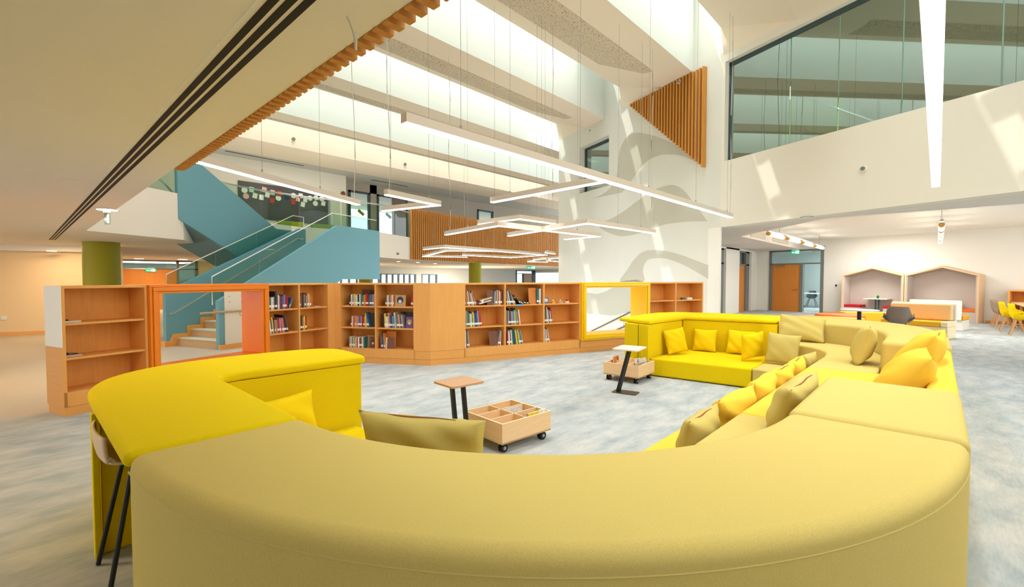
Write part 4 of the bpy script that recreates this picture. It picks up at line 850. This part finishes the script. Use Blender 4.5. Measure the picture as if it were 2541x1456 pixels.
cushion(7.84, 2.30, LL, .42, .39, .15, -84, -16, LINEN_Y, 'third bright yellow cushion from the corner of the far sofa', 5, roll=2)
cushion(7.42, 2.00, LL, .40, .40, .16, -30, 8, LINEN_Y, 'bright yellow cushion next to the square olive one', 6, roll=-8)
cushion(7.32, 1.60, LL, .42, .43, .15, -84, -10, LINEN_O, 'square olive cushion upright on the lower step', 7, roll=4)
cushion(7.82, 1.46, MM, .60, .40, .17, -74, -30, LINEN_O, 'wide olive cushion reclining on the upper step at the back', 8, roll=6)
cushion(6.33, .64, MM, .46, .43, .21, 4, 16, LINEN_O, 'olive cushion leaning on the curved back, next to the square end block', 9, True)
cushion(6.28, 1.16, LL, .46, .36, .16, -6, 14, LINEN_O, 'olive cushion half hidden at the far end of the row of yellow ones', 10)
cushion(3.02, 1.17, LL, .54, .36, .19, 2, 12, LINEN_O, 'olive cushion at the near end of the row of yellow ones', 11, True)
cushion(3.66, 1.16, LL, .70, .38, .20, -3, 12, LINEN_S, 'warm yellow cushion nearest the camera in the row', 12)
cushion(4.40, 1.16, LL, .70, .38, .20, 2, 12, LINEN_S, 'second warm yellow cushion in the row from the near end', 13)
cushion(5.08, 1.16, LL, .66, .37, .19, -2, 12, LINEN_S, 'third warm yellow cushion in the row from the near end', 14, True)
cushion(5.70, 1.16, LL, .58, .37, .19, 2, 12, LINEN_S, 'last warm yellow cushion in the row, furthest away', 15, True)
cushion(3.46, .74, MM, .80, .31, .19, 0, 24, LINEN_O, 'olive cushion with zip leaning on the slab above the yellow row', 16, True)
cushion(4.28, .30, MM, .60, .50, .25, 4, 33, LINEN_S, 'big warm yellow cushion in front, on the upper step by the low back', 17)
cushion(5.10, .26, MM, .62, .58, .25, -5, 30, LINEN_S, 'big warm yellow cushion behind another at the low back', 18, True)

# stool tucked under the desk corner
ch = thing('shell_chair', 'beige shell chair with black legs tucked under the yellow desk', 'chair', (.50, 2.99, 0))
prof = [(.20, .60), (.05, .595), (-.12, .595), (-.21, .62), (-.235, .68), (-.24, .765)]
sp = smooth_line([(x, 0, z) for x, z in prof], 4); rows = []
for k, (x, _, z) in enumerate(sp):
    f = k / (len(sp) - 1); w = .24 - .03 * max(0, f - .5) * 2
    rows.append([(.468 + x + (.02 * abs(s) ** 2.2 if f > .55 else .0), 2.99 + w * s, z + (.04 * abs(s) ** 2.5 if f < .7 else 0)) for s in [j / 6 - 1 for j in range(13)]])
mb = MB().grid(rows); o = obj('shell', mb, SHELLB, ch, smooth=60); sd_ = o.modifiers.new('solid', 'SOLIDIFY'); sd_.thickness = .012
for sx, sy in ((1, 1), (1, -1), (-1, 1), (-1, -1)):
    m = MB(); m.tube([(.50 + sx * .14, 2.99 + sy * .12, .59), (.50 + sx * .25, 2.99 + sy * .20, .005)], .011); obj('leg', m, BLACK, ch, smooth=40)
m = MB(); m.box(.36, .64, 2.87, 3.11, .575, .592); obj('seat_mount', m, BLACK, ch)

# ------------------------------------------------------------------ book carts and laptop tables
def cart(label, cx, cy, ang, lx, ly):
    t = thing('book_cart', label, 'book cart', (cx, cy, 0), radians(ang), 'book carts'); zb_, zt, b_ = .085, .265, .016
    m = MB(); m.box(-lx / 2, lx / 2, -ly / 2, ly / 2, zb_, zb_ + .014); obj('bottom_board', m, BEECH, t, False)
    for x0, x1, y0, y1 in [(-lx / 2, lx / 2, -ly / 2, -ly / 2 + b_), (-lx / 2, lx / 2, ly / 2 - b_, ly / 2), (-lx / 2, -lx / 2 + b_, -ly / 2 + b_, ly / 2 - b_), (lx / 2 - b_, lx / 2, -ly / 2 + b_, ly / 2 - b_)]:
        m = MB(); m.box(x0, x1, y0, y1, zb_, zt - .003); m.box(x0, x1, y0, y1, zt - .003, zt, 1); obj('side_board', m, [BEECH, BEECH_E], t, False)
    m = MB(); m.box(-.005, .005, -ly / 2 + b_, ly / 2 - b_, zb_ + .014, zt - .006); m.box(-.005, .005, -ly / 2 + b_, ly / 2 - b_, zt - .006, zt - .003, 1); obj('divider', m, [BEECH, BEECH_E], t, False)
    for y in (-ly / 6, ly / 6):
        m = MB(); m.box(-lx / 2 + b_, lx / 2 - b_, y - .005, y + .005, zb_ + .014, zt - .006); m.box(-lx / 2 + b_, lx / 2 - b_, y - .005, y + .005, zt - .006, zt - .003, 1); obj('divider', m, [BEECH, BEECH_E], t, False)
    for sx in (-1, 1):
        for sy in (-1, 1):
            x, y = sx * (lx / 2 - .06), sy * (ly / 2 - .06)
            m = MB(); m.box(x - .02, x + .02, y - .022, y + .022, .074, .085); m.box(x - .012, x + .016, y - .004, y + .004, .03, .075); c = obj('caster', m, STEEL, t, False)
            for s in (-1, 1):
                m = MB(); m.tube([(x, y + s * .008, .036), (x, y + s * .026, .036)], .036, 18); m.tube([(x, y + s * .026, .036), (x, y + s * .028, .036)], .016, 12, 1); w_ = obj('wheel', m, [RUBBER, STEEL], None, smooth=40); w_.parent = c
    return t
c1 = cart('birch book cart with six compartments in front of the near table', 3.085, 2.925, -5, .60, .55)
c2 = cart('birch book cart with magazines beside the far yellow sofa', 6.19, 3.355, 3, .56, .55)
def in_cart(ct, x, y, w, d_, h, c, label, yaw=0, lean=0, z=.10):
    m = MB(); m.box(-w / 2, w / 2, -d_ / 2, -d_ / 2 + .002, 0, h); m.box(-w / 2 + .001, w / 2 - .001, -d_ / 2 + .002, d_ / 2 - .002, .001, h - .002, 1); m.box(-w / 2, w / 2, d_ / 2 - .002, d_ / 2, 0, h)
    o = obj('book', m, [c, PAGES]); a = ct.rotation_euler.z
    o.location = (ct.location.x + x * cos(a) - y * sin(a), ct.location.y + x * sin(a) + y * cos(a), z)
    o.rotation_euler = (Matrix.Rotation(a + yaw, 3, 'Z') @ Matrix.Rotation(lean, 3, 'X')).to_euler(); tag(o, label, 'book', 'books in the carts')
in_cart(c1, .10, -.245, .13, .016, .185, BM['yellow'], 'yellow book standing in the near cart', 0, 0)
in_cart(c1, .215, -.245, .09, .014, .19, BM['white'], 'white book standing in the near cart beside the yellow one', 0, 0)
in_cart(c1, .145, -.222, .20, .012, .178, BM['tan'], 'tan book behind the yellow one in the near cart', 0, 0)
in_cart(c1, .13, .065, .24, .01, .158, BM['white'], 'thin white magazine in the middle of the near cart', 0, 0)
in_cart(c2, .08, -.14, .22, .012, .21, BM['white'], 'white magazine leaning in the far cart, before the yellow sofa', .1, -.25)
in_cart(c2, .14, -.20, .2, .012, .22, BM['cream'], 'cream magazine leaning forward in the far cart', -.1, -.3)
in_cart(c2, .14, .17, .22, .012, .25, BM['white'], 'tall white magazine with red title at the back of the far cart', .05, -.1)
in_cart(c2, .02, .20, .2, .016, .22, BM['orange'], 'orange book at the back of the far cart', .0, -.1)
in_cart(c2, -.02, -.22, .2, .01, .17, BM['grey'], 'grey magazine at the front of the far cart', .0, -.1)
def rrect(w, d_, r, n=5):
    out = []
    for cx, cy, a0 in [(w / 2 - r, d_ / 2 - r, 0), (-w / 2 + r, d_ / 2 - r, 90), (-w / 2 + r, -d_ / 2 + r, 180), (w / 2 - r, -d_ / 2 + r, 270)]:
        out += [(cx + r * cos(radians(a0 + 90 * k / n)), cy + r * sin(radians(a0 + 90 * k / n))) for k in range(n + 1)]
    return out
def laptop_table(label, x, y, ang, topc, tw, td, h, legs, base_off):
    t = thing('side_table', label, 'table', (x, y, 0), radians(ang), 'small laptop tables')
    m = MB().prism(rrect(tw, td, .03), h - .018, h); obj('table_top', m, topc, t, False, bevel=.003, seg=2)
    bx, by, bw, bd_ = base_off
    m = MB().prism([(px + bx, py + by) for px, py in rrect(bw, bd_, .02)], 0, .008); obj('base_plate', m, mat('dark_bronze', (84, 74, 70), .35, metal=.5), t, False)
    for (x0, y0, x1, y1) in legs:
        m = MB().bar((x0, y0, .008), (x1, y1, h - .018), .03, .04, up=(0, 1, 0)); obj('leg', m, BLACK, t, False, bevel=.004, seg=2)
laptop_table('small black legged table nearest the camera, before the near cart', 2.56, 3.0, -5, mat('oak_top', (214, 172, 134), .5, var=(204, 160, 122), scale=(3, 40, 3)), .34, .30, .62,
             [(-.0, .02, -.04, .05), (.08, -.03, .04, .0)], (.03, .0, .30, .24))
laptop_table('small black legged table with pale top beside the far cart', 5.42, 2.93, 10, mat('pale_top', (238, 220, 204), .5), .40, .34, .60,
             [(-.03, .15, -.03, .0), (.03, .15, .03, .0)], (.0, .05, .2, .32))

# ================================================================== SIDE ROOM FURNITURE
def booth(t0, t1, ap, label, cush, group='house shaped booths'):
    r = thing('reading_booth', label, 'booth', H((t0 + t1) / 2, .35), 0, group)
    ev, w = 1.63, .055
    out = [H(t0, 0, 0), H(t0, 0, ev), H(ap, 0, 1.95), H(t1, 0, ev), H(t1, 0, 0), H(t1 - w, 0, 0), H(t1 - w, 0, ev - .03), H(ap, 0, 1.95 - w * 1.1), H(t0 + w, 0, ev - .03), H(t0 + w, 0, 0)]
    obj('frame', MB().extr(out, HN * .69), mat('oak_frame', (226, 190, 150), .5), r)
    m = MB().extr([H(t0 + w, .62, 0), H(t0 + w, .62, ev - .04), H(ap, .62, 1.88), H(t1 - w, .62, ev - .04), H(t1 - w, .62, 0)], HN * .04); obj('back_panel', m, FELT, r)
    for a, b_ in ((t0 + w, t0 + w + .03), (t1 - w - .03, t1 - w)):
        obj('side_lining', hbox(MB(), a, b_, .02, .62, 0, ev - .05), FELT, r)
    for a, b_ in ((t0 + w + .03, t0 + .62), (t1 - .62, t1 - w - .03)):
        obj('bench', hbox(MB(), a, b_, .04, .62, 0, .36), FELT, r); obj('seat_cushion', hbox(MB(), a, b_, .03, .62, .36, .46), cush, r, bevel=.015)
    return r
booth(.05, 2.02, 1.01, 'house shaped booth with orange bench cushions', ORLEA)
booth(2.04, 4.03, 3.03, 'house shaped booth with red bench cushions', RED)
for tc_, lb in [(1.03, 'white topped table inside the booth with orange cushions'), (2.93, 'white topped table inside the booth with red cushions')]:
    t = thing('booth_table', lb, 'table', H(tc_, .3), 0, 'booth tables')
    obj('table_top', hbox(MB(), tc_ - .38, tc_ + .38, .05, .6, .70, .73), WLEA, t)
    for s in (-.05, .05): obj('leg', MB().bar(H(tc_ + s, .3, .01), H(tc_ + s, .3, .70), .05, .05), TEAL, t)
    obj('foot', hbox(MB(), tc_ - .2, tc_ + .2, .15, .45, 0, .012), TEAL, t)
pt = thing('potted_plant', 'tiny green pot plant on the table in the red cushioned booth', 'plant', H(2.91, .3, .73))
m = MB(); m.lathe([(.03, 0), (.045, .09)], H(2.91, .3, .73), 14); obj('pot', m, PLANT, pt); m = MB()
for k in range(9): m.tube([H(2.91, .3, .81), H(2.91 + .03 * cos(k), .3 + .03 * sin(k), .85)], .006, 4)
obj('leaves', m, mat('leaf', (90, 140, 50), .6), pt)
m = MB(); hbox(m, 4.47, 4.53, .68, .70, 1.17, 1.25); tag(obj('card_reader', m, BLACK), 'small black card reader on the wall by the booths', 'switch')
# white round table, pouf, yellow bench, grey chair
t = thing('round_table', 'white round table with black stem behind the sofas', 'table', (14.35, 1.42, 0))
m = MB(); m.lathe([(.40, 0), (.40, .022)], (14.35, 1.42, .70), 32); obj('table_top', m, WLEA, t, smooth=40); m = MB(); m.tube([(14.35, 1.42, .01), (14.35, 1.42, .70)], .045, 12); obj('stem', m, BLACK, t, smooth=40)
m = MB(); m.lathe([(.25, 0), (.25, .012)], (14.35, 1.42, 0), 24); obj('foot', m, BLACK, t)
t = thing('pouf', 'wide round orange pouf behind the round table', 'pouf', (16.5, 2.1, 0)); m = MB(); m.lathe([(.60, 0), (.62, .3), (.62, .41), (.58, .45), (.3, .455)], (16.5, 2.1, 0), 36); obj('seat', m, ORLEA, t, smooth=40)
t = thing('bench', 'long low amber bench behind the round table', 'bench', (18, 1.5, 0)); m = MB().extr([(17.6, 2.1, .12), (18.5, .45, .12), (18.95, .7, .12), (18.05, 2.35, .12)], (0, 0, .33)); obj('seat', m, AMBER, t, bevel=.03)
m = MB().extr([(17.7, 2.05, 0), (18.5, .55, 0), (18.85, .75, 0), (18.05, 2.25, 0)], (0, 0, .12)); obj('plinth', m, WLEA, t)
t = thing('bench', 'low amber bench seat directly behind the olive far curve', 'bench', (15.2, 2.2, 0)); m = MB().box(14.9, 15.5, 1.4, 2.9, .12, .44); obj('seat', m, AMBER, t, bevel=.03); m = MB().box(14.95, 15.45, 1.45, 2.85, 0, .12); obj('plinth', m, WLEA, t)
def shell_chair(label, x, y, ang, c, legc, h=.80, wide=.30, group=None, wood=True):
    t = thing('armchair', label, 'chair', (x, y, 0), radians(ang), group); prof = [(.24, .44), (.05, .42), (-.14, .43), (-.22, .50), (-.25, .64), (-.28, h)]
    sp = smooth_line([(px, 0, z) for px, z in prof], 3); rows = []
    for k, (px, _, z) in enumerate(sp):
        f = k / (len(sp) - 1); w = wide if f < .62 else wide * (1 - .35 * ((f - .62) / .38) ** 1.0)
        rows.append([(px + (.20 * abs(s) ** 2.5 if f > .5 else 0) * (1 if f < .85 else .5), w * s, z + (.13 * abs(s) ** 3 if f < .72 else 0)) for s in [j / 6 - 1 for j in range(13)]])
    o = obj('shell', MB().grid(rows), c, t, False, smooth=60); md = o.modifiers.new('solid', 'SOLIDIFY'); md.thickness = .02
    for sx in (-1, 1):
        for sy in (-1, 1):
            m = MB(); m.tube([(sx * .12, sy * .12, .42), (sx * .23, sy * .24, .005)], .02 if wood else .012, 8, 0, .012); obj('leg', m, legc, t, False, smooth=40)
    return t
shell_chair('dark grey lounge chair seen from behind, next to the peach sofa', 14.35, .66, 0, GREYP, BLACK, .84, .29, None, False)
# peach and white sofas
def bsofa(label, x, y, ang, w, seatc, backc, sidec):
    t = thing('sofa', label, 'sofa', (x, y, 0), radians(ang), 'leather sofas of the side room')
    for nm, a, c, bv in [('base', (-w / 2, w / 2, -.32, .30, 0, .298), sidec, .02), ('seat', (-w / 2, w / 2 - .142, -.34, .20, .30, .43), seatc, .03), ('backrest', (-w / 2 + .05, w / 2 - .05, .12, .30, .432, .86), backc, .05), ('back_shell', (-w / 2 + .02, w / 2, .302, .36, .302, .87), WLEA, .03), ('arm', (w / 2 - .14, w / 2, -.34, .34, .30, .43), sidec, .02)]:
        obj(nm, MB().box(*a), c, t, False, bevel=bv)
    return t
bsofa('peach and amber sofa with white shell facing the camera', 15.95, .36, -104.5, 1.35, AMBER, PEACH, mat('cream_leather', (240, 222, 180), .5))
bsofa('white backed sofa turned away behind the peach one', 18.75, -.05, 75.5, 1.2, AMBER, PEACH, WLEA)
# desk, shelf and chairs at the right edge
t = thing('bookcase', 'low maple shelf unit at the right edge beside the chairs', 'bookcase', (22.8, -2, 0), 0)
m = MB()
hbox(m, -.62, -.58, .20, .68, 0, 1.13); hbox(m, -2.6, -.62, .20, .68, 1.09, 1.13); hbox(m, -2.6, -.62, .20, .68, .02, .06); hbox(m, -1.15, -1.11, .20, .66, .06, 1.09)
obj('carcass', m, MAPLE_V, t)
for z in (.40, .74): obj('shelf', hbox(MB(), -1.11, -.62, .22, .66, z - .012, z + .012), MAPLE, t)
obj('back_panel', hbox(MB(), -2.6, -.62, .66, .68, .06, 1.09), MAPLE_D, t); obj('front_panel', hbox(MB(), -2.6, -1.15, .20, .22, .06, 1.09), MAPLE_V, t)
t = thing('long_table', 'long pale maple table at the right edge with chairs', 'table', (20, -2.3, 0))
m = MB().extr([(22.2, -1.75, .71), (18.0, -1.80, .71), (18.0, -2.9, .71), (22.2, -2.85, .71)], (0, 0, .03)); obj('table_top', m, mat('pale_maple', (238, 206, 164), .45), t)
for x in (18.4, 21.8):
    for y in (-1.98, -2.7): obj('leg', MB().bar((x, y, 0), (x, y, .71), .06, .06), MAPLE, t)
shell_chair('taupe armchair furthest along the long table, by the shelf', 20.9, -1.50, -90, TAUPE, WOODLEG, .84, .29, 'armchairs at the long table')
shell_chair('taupe armchair second from the shelf at the long table', 20.1, -1.52, -90, TAUPE, WOODLEG, .84, .29, 'armchairs at the long table')
shell_chair('yellow armchair behind the taupe ones at the long table', 19.0, -1.56, -90, LINEN_Y, WOODLEG, .84, .29, 'armchairs at the long table')
shell_chair('yellow armchair nearest the camera at the right picture edge', 17.9, -1.66, -90, LINEN_Y, WOODLEG, .84, .29, 'armchairs at the long table')
t = thing('stool', 'low lime stool under the long table', 'stool', (20.3, -2.2, 0)); m = MB().lathe([(.26, .03), (.28, .40), (.24, .43)], (20.3, -2.2, 0), 24); obj('seat', m, LIME, t, smooth=40); m = MB().lathe([(.24, 0), (.24, .03)], (20.3, -2.2, 0), 24); obj('base', m, BLACK, t)
# office furniture behind the glazed door
t = thing('office_table', 'white table in the room behind the glazed orange door', 'table', (28.2, 4.8, 0))
m = MB().box(27.6, 28.9, 4.2, 5.6, .71, .74); obj('table_top', m, WLEA, t)
for x, y in [(27.7, 5.45), (28.8, 5.45), (27.7, 4.35), (28.8, 4.35)]: obj('leg', MB().bar((x, y, 0), (x, y, .71), .04, .04), STEEL, t)
shell_chair('dark chair left of the white table behind the glazed door', 27.2, 5.2, 0, TEAL, BLACK, .80, .24, 'dark office chairs', False)
shell_chair('dark chair at the far side of the white table behind the glazed door', 29.1, 4.95, 180, TEAL, BLACK, .84, .24, 'dark office chairs', False)
# tube lights
def tubes(label, x0, x1, y, z, n):
    t = thing('tube_pendant', label, 'light', (x0, y, z), group='hanging tube lights')
    m = MB(); m.box(x0, x1, y - .03, y + .03, z + .12, z + .16); obj('rail', m, STEEL, t)
    for k in range(2): m = MB(); xx = x0 + (x1 - x0) * (.15 + .7 * k); m.tube([(xx, y, z + .16), (xx, y, 3.18)], .006, 5); obj('suspension_wire', m, WIRE, t)
    p = (x1 - x0) / n
    for k in range(n):
        a = x0 + p * k; m = MB(); m.tube([(a + .05, y, z + .05), (a + .2, y, z + .05)], .055, 12); c = obj('socket', m, mat('socket_wood', (232, 170, 80), .5), t, smooth=40)
        m = MB(); m.tube([(a + .2, y, z + .05), (a + p * .78, y, z + .05)], .055, 14); obj('tube', m, TUBE, c, smooth=40)
tubes('hanging row of tube lights before the glazed orange door', 13.9, 22.6, 3.42, 2.68, 4)
tubes('hanging row of tube lights above the house booths', 13.6, 20.6, -.04, 2.62, 4)

# ================================================================== SMALL FIXTURES
def exit_sign(label, p, ax, w=.34, h=.17, hang=.1, clear=False):
    ax = Vector(ax).normalized(); nrm = Vector((ax.y, -ax.x, 0)); t = thing('exit_sign', label, 'sign', p); p = Vector(p)
    def q(a, b_, off=0): return p + ax * a + nrm * off + Vector((0, 0, b_))
    m = MB().extr([q(-w / 2, 0, 0), q(w / 2, 0, 0), q(w / 2, h, 0), q(-w / 2, h, 0)], -nrm * .012); obj('plate', m, GLASS if clear else EXITG, t)
    m = MB().extr([q(-w * .34, h, .03), q(w * .34, h, .03), q(w * .34, h + hang, .03), q(-w * .34, h + hang, .03)], -nrm * .06); obj('housing', m, WLEA, t)
    m = MB()
    def bl(pts): m.extr([q(a * w, b_ * h, .002) for a, b_ in pts], nrm * .001)
    bl([(.12, .12), (.40, .12), (.40, .88), (.12, .88)])                                                     # doorway
    bl([(-.40, .42), (-.28, .62), (-.28, .52), (-.16, .52), (-.16, .34), (-.28, .34), (-.28, .22)])          # arrow
    bl([(-.02, .68), (.04, .62), (.07, .70), (.02, .78)]); bl([(-.06, .60), (.05, .62), (.04, .40), (-.03, .36)]); bl([(-.03, .40), (.03, .36), (-.04, .14), (-.09, .18)]); bl([(.02, .42), (.06, .38), (.10, .20), (.06, .18)])
    obj('pictogram', m, EXITW, t)
exit_sign('green exit sign over the glazed orange door', H(6.05, .5, 2.60), -HD, .36, .16, .08)
exit_sign('small green exit sign over the orange door behind the stairs', (4.38, 27.9, 1.83), (1, 0, 0), .42, .14, .05)
exit_sign('green exit sign beside the left edge of the mural wall', (25.2, 21.5, 2.2), (.73, -.68, 0), .7, .2, .0)
exit_sign('hanging clear exit lamp under the low ceiling', (.80, 7.88, 2.20), (.73, -.68, 0), .07, .15, .02, True)
def round_fix(name, label, cat, p, r, c, th=.012, down=True, rim=None):
    t = thing(name, label, cat, p); m = MB(); m.lathe([(r, -th), (r, 0)], p, 24); obj('rim', m, rim or WLEA, t); m = MB(); m.lathe([(r * .82, -th - .002), (r * .82, -th + .002)], p, 24); obj('lens', m, c, t); return t
round_fix('downlight', 'bright round lamp on the low ceiling above the hanging exit sign', 'light', (.80, 7.83, 2.40), .13, TUBE, .02)
round_fix('downlight', 'round downlight under the bulkhead left of the green column', 'light', (.62, 17.1, 2.232), .12, GLOW)
round_fix('downlight', 'round downlight above the orange door behind the stairs, right one', 'light', (5.2, 25.6, 2.399), .22, GLOW)
round_fix('downlight', 'round downlight above the orange door behind the stairs, left one', 'light', (3.7, 26.2, 2.399), .2, GLOW)
round_fix('ceiling_sensor', 'small flat sensor on the low ceiling left of the black air slots', 'sensor', (.33, 5.78, 2.40), .05, WLEA, .006)
round_fix('ceiling_speaker', 'round grey speaker in the soffit at the side room entrance', 'speaker', (11.35, 2.05, 2.80), .12, WLEA, .006, rim=FRAME)
round_fix('downlight', 'small bright spot in the raised ceiling of the side room', 'light', (14.9, 2.2, 3.18), .1, GLOW, .01)
for x, y in [(15.2, 21.5), (17.5, 21.8), (13.2, 21.2)]:
    pass
for lb, (x, y) in {'left round downlight under the rear balcony': (13.5, 20.6), 'middle round downlight under the rear balcony': (15.0, 21.0), 'right round downlight under the rear balcony': (16.8, 21.8)}.items(): round_fix('downlight', lb, 'light', (x, y, 2.399), .12, GLOW)
def wall_cam(label, p, r=.05):
    n_ = -WN; t = thing('sensor', label, 'sensor', p); p = Vector(p); m = MB(); m.tube([p, p + n_ * .03], r, 16); obj('mount', m, WLEA, t, smooth=40); m = MB(); m.tube([p + n_ * .03, p + n_ * .045], r * .62, 14); obj('lens', m, FRAME, t, smooth=40)
wall_cam('round grey speaker on the cream band', WP(1.07, 3.58), .06)
wall_cam('tiny round camera above the small mural window', WP(9.26, 6.82), .055)
wall_cam('tiny round camera at the top of the triangular larch slats', WP(5.28, 6.90, -.1), .055)
for lb, p in {'tiny round sensor on the bright beam face at upper left': (8.0, 19.945, 7.35), 'tiny round sensor on the bright beam face behind the wires': (13.5, 19.945, 7.3)}.items():
    t = thing('sensor', lb, 'sensor', p); m = MB(); m.tube([p, (p[0], p[1] - .05, p[2])], .07, 14); obj('mount', m, FRAME, t, smooth=40)
for lb, (t_, z) in {'small round sensor low on the cream edge of the rear balcony': (.55, 2.62)}.items():
    p = Vector((10.4 + 2.29 * t_, 17.25 + 1.12 * t_ - .01, z)); t = thing('sensor', lb, 'sensor', p); m = MB(); m.tube([p, p + Vector((.02, -.05, 0))], .05, 14); obj('mount', m, FRAME, t, smooth=40)
c = thing('loose_cable', 'loose white cable with a tag hanging from the low ceiling', 'cable', (.79, 1.51, 2.4))
m = MB(); m.tube(smooth_line([(.79, 1.51, 2.40), (.80, 1.51, 2.385), (.815, 1.51, 2.35), (.822, 1.51, 2.30)], 4), .0022, 6); obj('cable', m, CABLE, c, smooth=60)
m = MB(); m.box(.822, .828, 1.508, 1.512, 2.30, 2.36); obj('tag', m, WLEA, c)
m = MB(); m.extr([(-.31, 18.06, .42), (-.2, 18.01, .42), (-.2, 18.01, .52), (-.31, 18.06, .52)], (-.02, -.04, 0)); tag(obj('socket', m, WLEA), 'small white socket on the warm cream wall at far left', 'socket')
